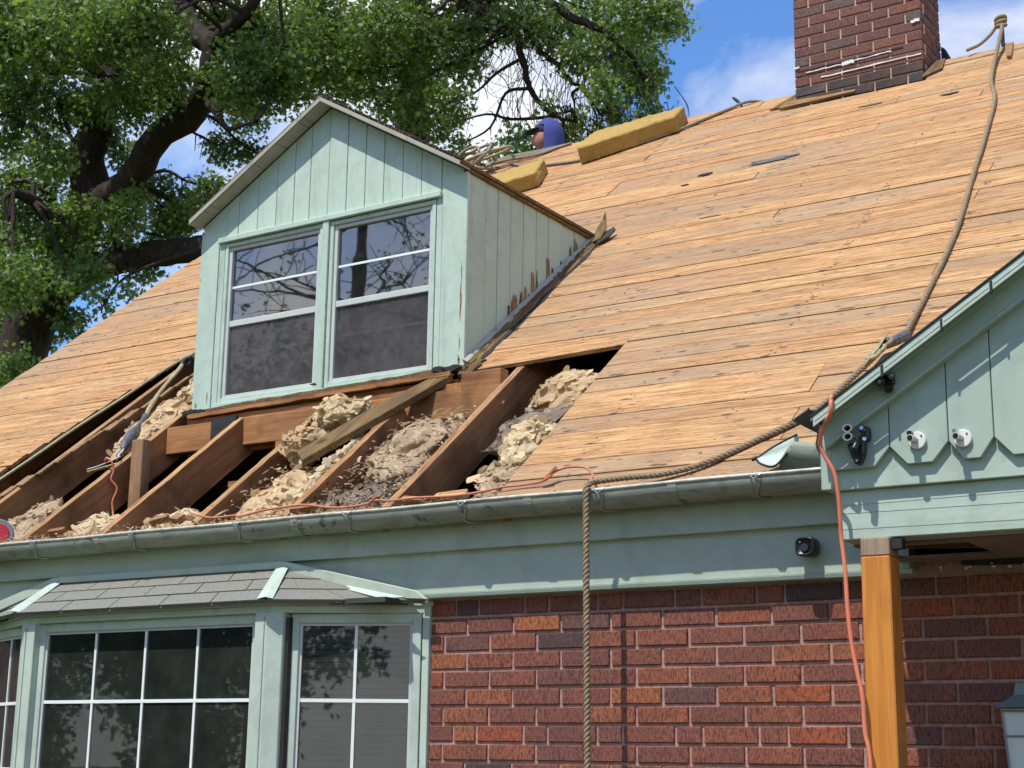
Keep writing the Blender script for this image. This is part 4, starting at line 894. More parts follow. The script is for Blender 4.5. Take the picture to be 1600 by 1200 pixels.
L_ = [('dirty tan insulation wad low in the gap left of the leftmost cut rafter', RP(-2.82, .38, -.12), (.14, .18, .065), 'dirtywool'),
 ('pale fluffy insulation heap at the foot of the second rafter bay from the left', RP(-2.22, .16, -.11), (.14, .16, .07), 'wool'),
 ('cream insulation wad with a rolled end at the foot of the third rafter bay', RP(-1.66, .15, -.11), (.14, .13, .07), 'wool'),
 ('orange cream insulation slab lying along the fourth rafter bay', RP(-1.13, .30, -.10), (.14, .22, .07), 'paper'),
 ('strip of cream insulation running up along the left side of the fifth rafter', RP(-.975, .50, -.075), (.05, .36, .045), 'wool'),
 ('rounded yellow insulation pillow under the dormer ledge', RP(-1.20, .99, -.0), (.15, .09, .07), 'wool'),
 ('brown paper faced insulation sagging below the yellow pillow', RP(-1.29, .76, -.04), (.08, .11, .07), 'paper'),
 ('large torn brown insulation batt filling the bay left of the rightmost rafter', RP(-.64, .66, -.10), (.18, .33, .07), 'dirtywool'),
 ('grey matted insulation at the foot of the wide torn batt', RP(-.62, .20, -.10), (.20, .15, .06), 'greywool'),
 ('kraft paper insulation sheet crumpled in the top of the right opening', RP(.02, 1.08, -.09), (.19, .17, .075), 'paper'),
 ('dusty grey insulation roll in the right opening below the paper sheet', RP(.03, .66, -.085), (.20, .20, .085), 'greywool'),
 ('bright yellow insulation tuft spilling from the right opening', RP(.10, .50, -.025), (.10, .15, .06), 'wool'),
 ('small tan insulation tuft at the bottom of the right opening', RP(.10, .22, -.07), (.11, .12, .06), 'dirtywool'),
 ('tan insulation under the cable between the two leftmost rafters', RP(-2.74, 1.36, -.07), (.13, .35, .06), 'paper'),
 ('loose insulation beside the dormer left corner', RP(-2.62, 1.75, -.03), (.14, .22, .06), 'wool')]
for i, (lab, c, rad, mt) in enumerate(L_): lump(lab, c, rad, mt, i+1)
# shredded bits on the eave and among the rafters: nobody could count them
g = G()
for i in range(900):
    x = rnd.uniform(-3.0, .2); s = abs(rnd.gauss(0, .055))-.02; L = rnd.uniform(.004, .018); a = rnd.uniform(0, 6.28); w = rnd.uniform(.002, .007); h = rnd.uniform(-.03, .004)-(.05 if s > .05 else 0)
    c = Vector(RP(x, s, h)); d = Vector((math.cos(a)*L, math.sin(a)*L*.7, rnd.uniform(-.4, .6)*L)); e = Vector((-d.y, d.x, rnd.uniform(-.2, .2)*L)).normalized()*w
    g.add([c-d-e, c+d-e*.4, c+d+e, c-d+e*.6], [(0, 1, 2, 3)])
o = g.obj('wood_chips', 'paper', None); o['kind'] = 'stuff'; o['label'] = 'small chips and shreds scattered over the open eave'; o['category'] = 'debris'
for nm, mt, lab, reg, cnt in (('torn_flakes', 'dirtywool', 'torn brown flakes strewn over the wide batt left of the rightmost rafter', (-.84, -.40, .05, .98), 420), ('paper_shreds', 'paper', 'curled paper shreds over the insulation in the fourth and fifth rafter bays', (-1.36, -.92, .02, .6), 260), ('bark_shreds', 'rotten', 'dark splintery shreds heaped at the foot of the wide batt', (-.86, -.38, -.02, .35), 260)):
    g = G()
    for i in range(cnt):
        x = rnd.uniform(reg[0], reg[1]); s = rnd.uniform(reg[2], reg[3]); L = rnd.choice([.005, .008, .012, .018, .03]); a = rnd.gauss(.4, 1.2); w = rnd.uniform(.003, .010); c = Vector(RP(x, s, rnd.uniform(-.07, -.03)))
        d = Vector((math.cos(a)*L, math.sin(a)*L*.6, rnd.uniform(-.3, .6)*L)); e = Vector((-d.y, d.x, rnd.uniform(-.5, .5)*L)).normalized()*w; k = Vector((0, -.5, .8))*w*rnd.uniform(.2, 1)
        g.add([c-d-e, c-e*.8+k, c+d-e*.3, c+d+e, c+e*.9+k, c-d+e*.5], [(0, 1, 4, 5), (1, 2, 3, 4)])
    o = g.obj(nm, mt, None); o['kind'] = 'stuff'; o['label'] = lab; o['category'] = 'debris'
def chunk(nm, lab, cat, x, s, h, L, w, th, ang, mat, grp=None, tilt=0.):
    g = G(); c = Vector(RP(x, s, h)); ex = Vector((1, 0, 0)); ey = Vector((0, CP, SP)); ez = Vector((0, -SP, CP))
    d = ex*math.cos(ang)+ey*math.sin(ang); d = (d+ez*tilt).normalized(); e = ez.cross(d).normalized(); u = d.cross(e)
    T = [(-1, -1), (.92, -1.05), (1, -.1), (.86, 1), (-.95, .9), (-1.06, .1)]
    lo = [c+d*a*L/2+e*b*w/2 for a, b in T]; g.prism([tuple(p) for p in lo], tuple(u*th)); o = g.obj(nm, mat, None, base=tuple(c), bevel=.001); return tag(o, lab, cat, grp)
CK = [('wood_block', 'short brown wood offcut lying on the eave at the foot of the second rafter bay', -2.28, .05, -.01, .10, .03, .02, .1), ('wood_block', 'pale wood offcut on the eave below the third rafter bay', -1.62, .06, -.012, .09, .035, .03, .4),
 ('wood_block', 'dark wood offcut on the eave between the third and fourth rafter', -1.50, .05, -.01, .07, .045, .03, -.3), ('wood_block', 'broken wood block beside the dark gap at the right end of the opening', -.02, .04, -.012, .15, .035, .025, .05),
 ('wood_block', 'splintered lath lying flat near the foot of the rightmost rafter', -.22, .05, -.01, .12, .025, .012, -.25), ('wood_block', 'grey wood scrap on the eave under the torn batt', -.78, .05, -.01, .13, .03, .02, .2)]
for i, (nm, lab, *a) in enumerate(CK): chunk(nm, lab, 'wood scrap', *a, rnd.choice(['deckold', 'header', 'deck']), 'wood scraps along the open eave')
chunk('splinter', 'thin upright splinter leaning on the rightmost exposed rafter', 'splinter', -.23, .90, -.01, .16, .008, .005, 2.1, 'header', tilt=-.3)
chunk('broken_stick', 'pale broken stick poking out between the two leftmost cut rafters', 'stick', -2.66, .80, -.05, .20, .012, .012, .35, 'deck')
chunk('paper_flap', 'orange brown paper flap by the dark gap in the right opening', 'paper scrap', -.08, .34, -.08, .12, .06, .003, .5, 'paper')
# tar paper remnants on the boards
def scrap(lab, x, s, L, w, mat='greytar', ang=0.):
    n = 9; p = []
    for k in range(2*n):
        a = 2*math.pi*k/(2*n); r_ = rnd.uniform(.55, 1.15); dx, ds = math.cos(a)*L/2*r_, math.sin(a)*w/2*r_; p.append(RP(x+dx*math.cos(ang)-ds*math.sin(ang), s+dx*math.sin(ang)+ds*math.cos(ang), .0035))
    return tag(G().prism(p, Vector(RP(0, 0, .003))-Vector(RP(0, 0, 0))).obj('felt_scrap', mat, None, base=RP(x, s, 0)), lab, 'felt scrap')
scrap('largest grey roofing felt scrap lying on the boards below the chimney', .10, 3.865, .34, .075)
scrap('small dark felt scrap left of the largest scrap', -.32, 3.84, .11, .05, 'tar'); scrap('tiny curled black felt bit below the small dark scrap', -.40, 3.70, .06, .035, 'tar')
scrap('dark felt sliver on the boards right of the chimney foot', .50, 4.62, .16, .03); scrap('narrow grey felt scrap to the right of the chimney near the hanging rope', 1.00, 4.50, .12, .035)
scrap('faint grey felt smear in the middle of the board slope', .02, 3.0, .13, .022, 'greytar')
sp = thing('roofing_spike', 'dark metal spike standing on the roof ridge left of the chimney', 'spike', (-.60, 4.05, 5.93))
G().tube([(-.595, 4.03, 5.925), (-.625, 4.05, 5.965), (-.665, 4.08, 6.005), (-.69, 4.10, 6.03)], [.006, .013, .011, .004], 6).obj('blade', 'darkmetal', sp); G().tube([(-.595, 4.03, 5.925), (-.585, 4.02, 5.91)], .007, 6).obj('tip', 'darkmetal', sp)
# ================================================================== ROPES AND CORDS
def strands(pts, R, pitch, mat, parent, name='strand', n=3, seg=6, step=.007):
    P_ = [Vector(p) for p in pts]; out = [P_[0]]; ds = [0.]
    L = 0
    q = [P_[0]]; acc = 0
    for a, b in zip(P_[:-1], P_[1:]):
        l = (b-a).length; k = max(1, int(l/step))
        for i in range(1, k+1): q.append(a.lerp(b, i/k))
    T = []; up = None; fr_ = []
    for i, p in enumerate(q):
        t = (q[min(i+1, len(q)-1)]-q[max(i-1, 0)]).normalized()
        if up is None: up = Vector((.3, .2, 1)) if abs(t.z) < .8 else Vector((.2, 1, .1))
        a = (up-t*up.dot(t)).normalized(); up = a; fr_.append((a, t.cross(a)))
    g = G(); d = 0; ln_ = [0]
    for i in range(1, len(q)): ln_.append(ln_[-1]+(q[i]-q[i-1]).length)
    for s in range(n):
        pts2 = [q[i]+(fr_[i][0]*math.cos(ln_[i]/pitch*6.283+s*6.283/n)+fr_[i][1]*math.sin(ln_[i]/pitch*6.283+s*6.283/n))*R*.5 for i in range(len(q))]
        g.tube(pts2, R*.56, seg)
    return g.obj(name, mat, parent, smooth=True)
RO = thing('safety_rope', 'long brown safety rope from the roof peak past the porch, hanging over the gutter', 'rope', (1.14, 4.2, 6.1))
r1 = spline([(1.150, 4.06, 6.10), (1.165, 4.0, 6.02), RP(1.18, 5.0, .03), RP(1.25, 4.5, .03), RP(1.337, 4.12, .016), RP(1.42, 3.4, .016), RP(1.475, 2.83, .014), RP(1.54, 2.2, .014), RP(1.565, 1.75, .014), RP(1.575, 1.30, .014), RP(1.59, .96, .03)], 10)
strands(r1, .0125, .07, 'rope', RO)
r2 = spline([RP(1.53, .76, .05), RP(1.46, .60, .03), RP(1.373, .40, .015), RP(1.208, .22, .014), RP(1.061, .08, .016), (.925, -.12, 2.618), (.80, -.15, 2.612), (.70, -.165, 2.606), (.672, -.19, 2.597), (.662, -.217, 2.575), (.662, -.222, 2.50), (.664, -.222, 2.2), (.668, -.222, 1.8), (.672, -.222, 1.4), (.675, -.222, 1.0), (.69, -.222, .5), (.70, -.24, .03)], 12)
strands(r2, .0125, .055, 'rope', RO)
# knot with tape and carabiner by the porch rake
g = G(); g.tube([RP(1.595, .97, .03), RP(1.575, .91, .04), RP(1.545, .86, .05)], .021, 10); g.obj('taped_knot', 'graytape', RO)
for k, (x, s) in enumerate(((1.55, .86), (1.535, .80), (1.525, .76))):
    g = G(); n = 14; c = Vector(RP(x, s, .055)); g.tube([c+Vector((math.cos(a)*.022, math.sin(a)*.026, math.sin(a)*.02+math.cos(a)*.006)) for a in [6.283*i/n for i in range(n+1)]], .009, 7); g.obj('knot_loop', 'cable' if k else 'rope', RO, smooth=True)
tag(G().prism([RP(1.495, .72, .04), RP(1.52, .90, .05), RP(1.55, .92, .07), RP(1.54, .78, .065), RP(1.51, .68, .05)], (.004, -.004, .006)).obj('yellow_scrap', 'cable', None, base=RP(1.48, .78, 0)), 'yellowish torn scrap beside the rope knot at the porch rake', 'scrap')
# peg and knot at the peak
for k in range(3):
    g = G(); n = 16; c = Vector((1.145, 4.07, 6.085+.022*k)); g.tube([c+Vector((math.cos(a)*.028, math.sin(a)*.028, math.sin(a*1+k)*.010)) for a in [6.283*i/n for i in range(n+1)]], .013, 7); g.obj('knot_loop', 'rope', RO, smooth=True)
g = G().tube(spline([(1.125, 4.06, 6.09), (1.08, 4.05, 6.03), (1.02, 4.03, 5.975), (.97, 4.0, 5.945), (.955, 3.98, 5.93)], 5), .011, 8); g.obj('rope_tail', 'rope', RO, smooth=True)
g = G().tube([(1.15, 4.075, 5.93), (1.15, 4.075, 6.15)], .012, 8); g.obj('peg', 'darkmetal', RO)
g = G().prism([RP(1.24, 5.02, .002), RP(1.27, 5.0, .002), RP(1.225, 5.33, .002), RP(1.17, 5.33, .002)], Vector(RP(0, 0, .02))-Vector(RP(0, 0, 0))); o = tag(g.obj('cleat_board', 'deckold', None), 'short dark cleat board on the ridge beside the rope knot', 'board')
RR = thing('ridge_rope', 'thin grey rope lying along the ridge under the long foam block', 'rope', (-1.5, 3.6, 5.6))
strands(spline([RP(-2.34, 5.12, .014), RP(-2.1, 4.92, .013), RP(-1.95, 4.86, .013), RP(-1.75, 4.80, .013), RP(-1.55, 4.77, .013), RP(-1.2, 4.86, .013), RP(-.95, 5.0, .013), RP(-.78, 5.16, .013), RP(-.66, 5.27, .014), RP(-.54, 5.32, .022), (-.45, 4.09, 5.93), (-.40, 4.16, 5.86)], 10), .0115, .06, 'rope2', RR, seg=5)
RC = thing('rope_coil', 'tangled coil of grey and reddish rope behind the dormer peak', 'rope', (-2.5, 3.85, 5.75))
for k in range(7):
    n = 26; rx, ry = rnd.uniform(.09, .22), rnd.uniform(.06, .14); cx, cs, ph = -2.62+rnd.uniform(-.12, .16), 5.05+rnd.uniform(-.08, .08), rnd.uniform(0, 6)
    pts = [RP(cx+rx*math.cos(a), cs+ry*math.sin(a), .03+.05*(1+math.sin(a*1+ph))+.01*k) for a in [6.283*i/n for i in range(n+1)]]
    G().tube(pts, .0115, 7).obj('rope_loop', ['rope2', 'rope2', 'rope', 'cable'][k % 4], RC, smooth=True)
for k in range(4):
    G().tube(spline([RP(-2.6+.02*k, 5.0+.03*k, .03), RP(-2.4, 5.08+.03*k, .05), RP(-2.15, 5.16+.035*k, .02), RP(-2.0+.03*k, 5.27+.01*k, .013)], 6), .010, 7).obj('rope_run', ['rope2', 'rope'][k == 1], RC, smooth=True)
# foam blocks
def foam(name, lab, corners, th):
    p = [Vector(RP(*c)) for c in corners]; nrm = (Vector(RP(0, 0, 1))-Vector(RP(0, 0, 0)))
    g = G(); n = 10; v = []
    g.prism([tuple(q) for q in p], tuple(nrm*th)); o = g.obj(name, 'foam', None, base=tuple(p[0]), bevel=.008)
    sb = o.modifiers.new('cut', 'SUBSURF'); sb.subdivision_type = 'SIMPLE'; sb.levels = sb.render_levels = 5
    tx = bpy.data.textures.new('dents', 'CLOUDS'); tx.noise_scale = .05; tx.noise_depth = 3; dp = o.modifiers.new('dents', 'DISPLACE'); dp.texture = tx; dp.strength = .022; dp.mid_level = .5; return tag(o, lab, 'foam block', 'mustard foam blocks on the roof')
foam('foam_block', 'long mustard foam block lying on the roof near the ridge beside the hooded man', [(-1.545, 4.68, .005), (-.93, 4.985, .005), (-.95, 5.22, .005), (-1.575, 5.06, .005), (-1.60, 4.82, .005)], .112)
foam('foam_block', 'shorter mustard foam block half hidden behind the dormer roof edge', [(-2.30, 4.11, .005), (-1.715, 4.345, .005), (-1.80, 4.66, .005), (-2.42, 4.44, .005)], .10)
# electrical cable in the left opening
CB = thing('electrical_cable', 'old yellowed cable with a grey taped splice dangling between the leftmost rafters', 'cable', (-2.9, 1.2, 3.6))
cpts = [(-3.10, 1.53, 3.93), (-3.06, 1.42, 3.82), (-2.954, 1.19, 3.64), (-2.861, 1.02, 3.50), (-2.80, .93, 3.42)]
G().tube(spline(cpts, 8), [.015]*12+[.013]*21, 8).obj('sheath', 'cable', CB, smooth=True)
G().tube(spline([(-2.80, .93, 3.42), (-2.76, .85, 3.355), (-2.73, .80, 3.32), (-2.70, .74, 3.27), (-2.66, .66, 3.20), (-2.63, .62, 3.165)], 4), [.02, .016, .012, .012, .012, .012, .013, .014, .016, .018, .024, .027, .028, .028, .028, .026, .024, .022, .018, .014, .010][:21], 8).obj('taped_splice', 'graytape', CB, smooth=True)
for d in (-.008, .006): G().tube(spline([(-2.63+d, .62, 3.165), (-2.60+d, .56, 3.12), (-2.56, .53, 3.10), (-2.52, .50, 3.095), (-2.53, .44, 3.06), (-2.62, .46, 3.05), (-2.72, .47, 3.04)], 6), .0045, 6).obj('loose_wire', 'graytape' if d < 0 else 'porcelain', CB, smooth=True)
for k in range(3):
    n = 12; c = Vector((-3.09+.03*k, 1.50-.02*k, 3.90-.01*k)); G().tube([c+Vector((.022*math.cos(a), .02*math.sin(a), .02*math.sin(a+k))) for a in [6.283*i/n for i in range(n+1)]], .013, 7).obj('cable_clamp', 'graytape' if k else 'tar', CB, smooth=True)
ed = thing('edge_cord', 'tan cord running down the cut edge of the boards left of the opening', 'cord', (-3.2, 1.0, 3.5))
G().tube(spline([RP(-3.40, .05, .010), RP(-3.345, .45, .012), RP(-3.30, .85, .010), RP(-3.26, 1.25, .013), RP(-3.21, 1.62, .010), RP(-3.17, 1.95, .012), RP(-3.10, 2.16, .012), RP(-2.95, 2.45, .010), RP(-2.75, 2.7, .010), RP(-2.47, 3.0, .010)], 8), .009, 7).obj('cord_run', 'cable', ed, smooth=True)
# orange wires
tw = thing('orange_wire', 'thin orange wire wriggling over a rafter and along the open eave', 'wire', (-2.49, .43, 3.05))
G().tube(spline([(-2.56, .44, 3.07), (-2.515, .41, 3.073), (-2.485, .415, 3.052), (-2.482, .43, 3.01), (-2.49, .425, 2.963), (-2.47, .45, 2.918), (-2.485, .44, 2.852), (-2.475, .44, 2.79), (-2.44, .42, 2.72), (-2.42, .38, 2.66), (-2.40, .30, 2.62)], 6), .0055, 6).obj('wire_run', 'orange', tw, smooth=True)
tw2 = thing('orange_wire', 'thin orange wire loosely strung just above the gutter under the opening', 'wire', (-1.0, -.1, 2.62))
G().tube(spline([(-1.47, -.06, 2.665), (-1.40, -.10, 2.64), (-1.27, -.12, 2.610), (-1.12, -.13, 2.608), (-1.08, -.15, 2.598), (-.97, -.13, 2.618), (-.88, -.11, 2.628), (-.75, -.12, 2.628), (-.57, -.14, 2.600), (-.45, -.12, 2.605), (-.38, -.10, 2.622), (-.30, -.12, 2.612), (-.16, -.13, 2.612), (.0, -.13, 2.606), (.12, -.11, 2.615), (.21, -.10, 2.628), (.30, -.09, 2.632), (.40, -.09, 2.640), (.44, -.08, 2.672), (.50, -.08, 2.685), (.58, -.09, 2.676), (.63, -.12, 2.640), (.645, -.16, 2.612)], 6), .0048, 6).obj('wire_run', 'twine', tw2, smooth=True)
for a, b in (((.41, -.10, 2.645), (.455, -.09, 2.69)), ((.395, -.1, 2.635), (.44, -.1, 2.655)), ((-.42, -.11, 2.61), (-.36, -.13, 2.635))):
    G().tube([a, b], .006, 6).obj('wire_end', 'twine', tw2)
EC = thing('extension_cord', 'orange extension cord hanging from the porch rake down past the post', 'cord', (1.78, -.70, 2.7))
G().tube(spline([(1.72, -.40, 2.70), (1.790, -.69, 2.690), (1.800, -.730, 2.668), (1.795, -.728, 2.63), (1.758, -.69, 2.60), (1.742, -.68, 2.555), (1.752, -.67, 2.515), (1.775, -.66, 2.465), (1.782, -.65, 2.40), (1.782, -.64, 2.33), (1.780, -.63, 2.27), (1.788, -.63, 2.18), (1.792, -.63, 2.06), (1.800, -.63, 1.96), (1.815, -.63, 1.87), (1.828, -.63, 1.80), (1.832, -.63, 1.70), (1.845, -.63, 1.60), (1.85, -.63, 1.2), (1.83, -.63, .7), (1.80, -.7, .08)], 8), .0065, 8).obj('cord_run', 'orange', EC, smooth=True)
# red tool at the left end of the gutter
rt = thing('tape_reel', 'red and grey round tool reel resting on the eave at the left edge', 'reel', (-2.75, -.05, 2.65))
g = G(); c = Vector((-2.735, -.045, 2.642)); axr = Vector((.85, -.5, .1)).normalized()
disc(g, c-axr*.02, axr, .072, .035, 32); g.obj('rim', 'greyp', rt, bevel=.006); disc(G(), c+axr*.013, axr, .047, .01, 28).obj('hub', 'red', rt, bevel=.004)
for a in (.6, 1.6, 2.6): 
    e1 = axr.cross(Vector((0, 0, 1))).normalized(); e2 = axr.cross(e1); d = e1*math.cos(a)+e2*math.sin(a); G().tube([c+axr*.016+d*.052, c+axr*.016+d*.068], .003, 6).obj('rim_rib', 'chrome', rt)
# ================================================================== PERSON
PE = thing('person', 'person in a blue hood and dark cap standing behind the roof ridge', 'person', (-2.88, 5.25, 4.95))
def skin(name, verts, edges, radii, mat, parent, sub=2, root=0):
    org = loc_of(parent); me = bpy.data.meshes.new(name); me.from_pydata([tuple(Vector(v)-org) for v in verts], edges, []); me.materials.append(MT[mat])
    o = bpy.data.objects.new(name, me); COL.objects.link(o); o.parent = parent
    s = o.modifiers.new('skin', 'SKIN'); s.use_smooth_shade = True
    for i, r_ in enumerate(radii):
        sv = me.skin_vertices[0].data[i]; sv.radius = (r_, r_) if not isinstance(r_, tuple) else r_; sv.use_root = (i == root)
    b = o.modifiers.new('sub', 'SUBSURF'); b.levels = sub; b.render_levels = sub; return o
hx, hy, hz = -2.855, 5.20, 6.575       # head centre
V_ = [(hx+.03, hy, 5.78), (hx+.03, hy, 6.0), (hx+.02, hy, 6.22), (hx+.01, hy, 6.36), (hx+.0, hy, 6.43),
      (hx, hy-.18, 6.25), (hx-.03, hy-.24, 6.0), (hx-.16, hy-.22, 5.80), (hx, hy+.18, 6.25), (hx-.03, hy+.24, 6.0), (hx-.16, hy+.22, 5.80),
      (hx+.03, hy-.10, 5.68), (hx-.02, hy-.12, 5.30), (hx+.05, hy-.12, 5.06), (hx-.10, hy-.12, 5.05), (hx+.03, hy+.10, 5.68), (hx+.0, hy+.14, 5.20), (hx+.06, hy+.16, 4.88), (hx-.10, hy+.16, 4.87)]
sk = skin('body', V_, [(0, 1), (1, 2), (2, 3), (3, 4), (2, 5), (5, 6), (6, 7), (2, 8), (8, 9), (9, 10), (0, 11), (11, 12), (12, 13), (13, 14), (0, 15), (15, 16), (16, 17), (17, 18)],
          [.13, .14, .14, .06, .055, .07, .048, .038, .07, .048, .038, .09, .065, .045, .04, .09, .065, .045, .04], 'hood', PE)
def ell(c, r, nm, mat, par, cut=None, seg=28, rings=20, fn=None):
    g = G(); c = Vector(c)
    for i in range(rings+1):
        th_ = math.pi*i/rings
        for j in range(seg):
            ph = 2*math.pi*j/seg; p = Vector((math.sin(th_)*math.cos(ph), math.sin(th_)*math.sin(ph), math.cos(th_)))
            if fn: p = fn(p)
            g.v.append(tuple(c+Vector((p.x*r[0], p.y*r[1], p.z*r[2]))))
    for i in range(rings):
        for j in range(seg):
            q_ = [i*seg+j, (i+1)*seg+j, (i+1)*seg+(j+1) % seg, i*seg+(j+1) % seg]
            if cut and all(cut((Vector(g.v[k])-c)) for k in q_): continue
            g.f.append(tuple(q_))
    return g.obj(nm, mat, par, smooth=True)
def facefn(p):
    q = p.copy()
    if p.x < 0:
        q.x *= 1+.10*math.exp(-((p.z+.05)/.10)**2-(p.y/.16)**2)*2.2 - .05*math.exp(-((p.z-.22)/.12)**2)
        q.x *= 1+.05*math.exp(-((p.z+.42)/.07)**2-(p.y/.3)**2)
    if p.z < -.3: q.y *= 1-.35*(-p.z-.3); q.x = q.x*(1-.1*(-p.z-.3))
    return q
ell((hx-.012, hy, hz-.012), (.098, .078, .125), 'face', 'skin', PE, fn=facefn)
def hoodfn(p):
    q = p.copy()
    if p.z < 0:
        r_ = math.hypot(p.x, p.y)+1e-6; k = (1-.06*min(1, -p.z*1.2))/r_ if r_ > .25 else 1; q.x *= k; q.y *= k; q.z *= 1.15
    return q*(1+.03*noise.noise(p*2.5))
ell((hx+.022, hy, hz+.012), (.128, .112, .158), 'hood', 'hood', PE, cut=lambda v: v.x < -.045 and v.z < .085, fn=hoodfn)
g = G().tube([(hx+.04, hy+.02, hz-.12), (hx+.03, hy, hz-.19), (hx+.03, hy, hz-.30)], [.085, .10, .16], 18); g.obj('hood_neck', 'hood', PE, smooth=True)
ell((hx-.012, hy, hz+.05), (.096, .085, .070), 'cap', 'cap', PE)
g = G(); pr_ = []
for k in range(13):
    a = math.pi/2+math.pi*k/12; pr_.append((hx-.075+math.cos(a)*.105, hy+math.sin(a)*.075, hz+.056-.05*abs(math.cos(a))*.6))
g.prism(pr_, (0, 0, .008)); g.obj('cap_brim', 'cap', PE)
for sy in (-1, 1):
    ell((hx-.098, hy+sy*.032, hz+.018), (.010, .013, .008), 'eye', 'black', PE, seg=12, rings=8)
g = G().tube([(hx-.104, hy-.022, hz-.062), (hx-.110, hy, hz-.060), (hx-.104, hy+.022, hz-.062)], [.004, .006, .004], 6); g.obj('mouth', 'curtain', PE)
for o_ in PE.children:
    if o_.name.split('.')[0] in ('face', 'hood', 'cap', 'cap_brim', 'eye', 'mouth'):
        pv = Vector((hx, hy, hz))-loc_of(PE); o_.data.transform(Matrix.Translation(pv) @ Matrix.Rotation(math.radians(38), 4, 'Z') @ Matrix.Translation(-pv))
# ================================================================== TREES
LEAF = [(0, 0), (.11, .16), (.40, .30), (.15, .38), (.50, .62), (.14, .66), (0, 1.0), (-.14, .66), (-.50, .62), (-.15, .38), (-.40, .30), (-.11, .16)]
LF = [(0, 1, 11), (1, 2, 3), (11, 9, 10), (1, 3, 9), (1, 9, 11), (3, 4, 5), (9, 7, 8), (3, 5, 7), (3, 7, 9), (5, 6, 7)]
LF = [(0, 1, 11), (1, 2, 3), (9, 10, 11), (1, 3, 9, 11), (3, 4, 5), (7, 8, 9), (3, 5, 7, 9), (5, 6, 7)]
def leaves(name, centres, per, size, mat, parent, seed, clump=7):
    rs = np.random.RandomState(seed); C_ = np.array([c[:3] for c in centres]); R_ = np.array([c[3] for c in centres])
    n = (R_**2*per).astype(int)+12; idx = np.repeat(np.arange(len(C_)), np.maximum(1, n//clump)); K = len(idx)
    d = rs.normal(size=(K, 3)); d /= np.linalg.norm(d, axis=1)[:, None]; rad = rs.rand(K)**(1/2.2)*1.12
    tw = C_[idx]+d*(R_[idx]*rad)[:, None]*np.array([1, 1, .85])            # twig ends
    tw = np.repeat(tw, clump, 0); N_ = len(tw); pos = tw+rs.normal(size=(N_, 3))*size*.85
    ax = rs.normal(size=(N_, 3)); ax[:, 2] -= .5; ax /= np.linalg.norm(ax, axis=1)[:, None]
    up = rs.normal(size=(N_, 3))*.75+np.array([0, -.25, .8]); sd = np.cross(ax, up); sd /= np.linalg.norm(sd, axis=1)[:, None]; nn = np.cross(sd, ax)
    sc = size*(.65+.6*rs.rand(N_)); L2 = np.array(LEAF); k = len(L2); cur = -.25*np.abs(L2[:, 0])*1.2-.18*L2[:, 1]**2
    v = pos[:, None, :]+sc[:, None, None]*(L2[None, :, 0, None]*sd[:, None, :]+L2[None, :, 1, None]*ax[:, None, :]+cur[None, :, None]*nn[:, None, :])
    v = v.reshape(-1, 3)-np.array(loc_of(parent)); sizes = np.array([len(f) for f in LF]); fl = np.concatenate([np.array(f) for f in LF])
    loops = (np.arange(N_)[:, None]*k+fl[None, :]).ravel(); tot = np.tile(sizes, N_); st = np.concatenate([[0], np.cumsum(tot)[:-1]])
    me = bpy.data.meshes.new(name); me.vertices.add(len(v)); me.vertices.foreach_set('co', v.ravel().astype(np.float32)); me.loops.add(len(loops)); me.loops.foreach_set('vertex_index', loops.astype(np.int32))
    me.polygons.add(len(tot)); me.polygons.foreach_set('loop_start', st.astype(np.int32)); me.polygons.foreach_set('loop_total', tot.astype(np.int32)); me.update(calc_edges=True)
    me.materials.append(MT[mat]); o = bpy.data.objects.new(name, me); COL.objects.link(o); o.parent = parent; o['kind'] = 'stuff'; return o
def limb(pts, r0, r1, parent, name='limb', n=7, wob=.0):
    q = spline(pts, n); m_ = len(q)-1; q = [p+Vector((rnd.uniform(-wob, wob), rnd.uniform(-wob, wob), rnd.uniform(-wob, wob))) for p in q]
    return G().tube(q, [r0+(r1-r0)*i/m_ for i in range(m_+1)], 9).obj(name, 'bark', parent, smooth=True)
def twigs(name, centres, anchors, parent, r=.022, seed=1, sub=4):
    """branches reaching from the nearest limb into every leaf clump, and twigs within it"""
    g = G(); rs = random.Random(seed)
    for c in centres:
        p = Vector(c[:3]); a = min(anchors, key=lambda q: (Vector(q)-p).length+rs.random()*.5); a = Vector(a); d = p-a
        m1 = a+d*.35+Vector((rs.uniform(-.15, .15), rs.uniform(-.15, .15), rs.uniform(0, .25)))*min(1, d.length); m2 = a+d*.7+Vector((rs.uniform(-.12, .12), rs.uniform(-.12, .12), rs.uniform(-.05, .2)))*min(1, d.length)
        q = spline([a, m1, m2, p], 4); n = len(q); g.tube(q, [r*(1.15-.8*i/n) for i in range(n)], 5, False)
        for k in range(sub):
            b = q[rs.randrange(n//3, n)]; e = b+Vector((rs.gauss(0, 1), rs.gauss(0, 1), rs.gauss(-.1, 1))).normalized()*c[3]*rs.uniform(.7, 1.2); mm = (b+e)/2+Vector((0, 0, .08*rs.random())); g.tube(spline([b, mm, e], 3), [r*.4, r*.38, r*.33, r*.3, r*.26, r*.22, r*.16][:7], 4, False)
    o = g.obj(name, 'bark', parent, smooth=True); o['kind'] = 'stuff'; return o
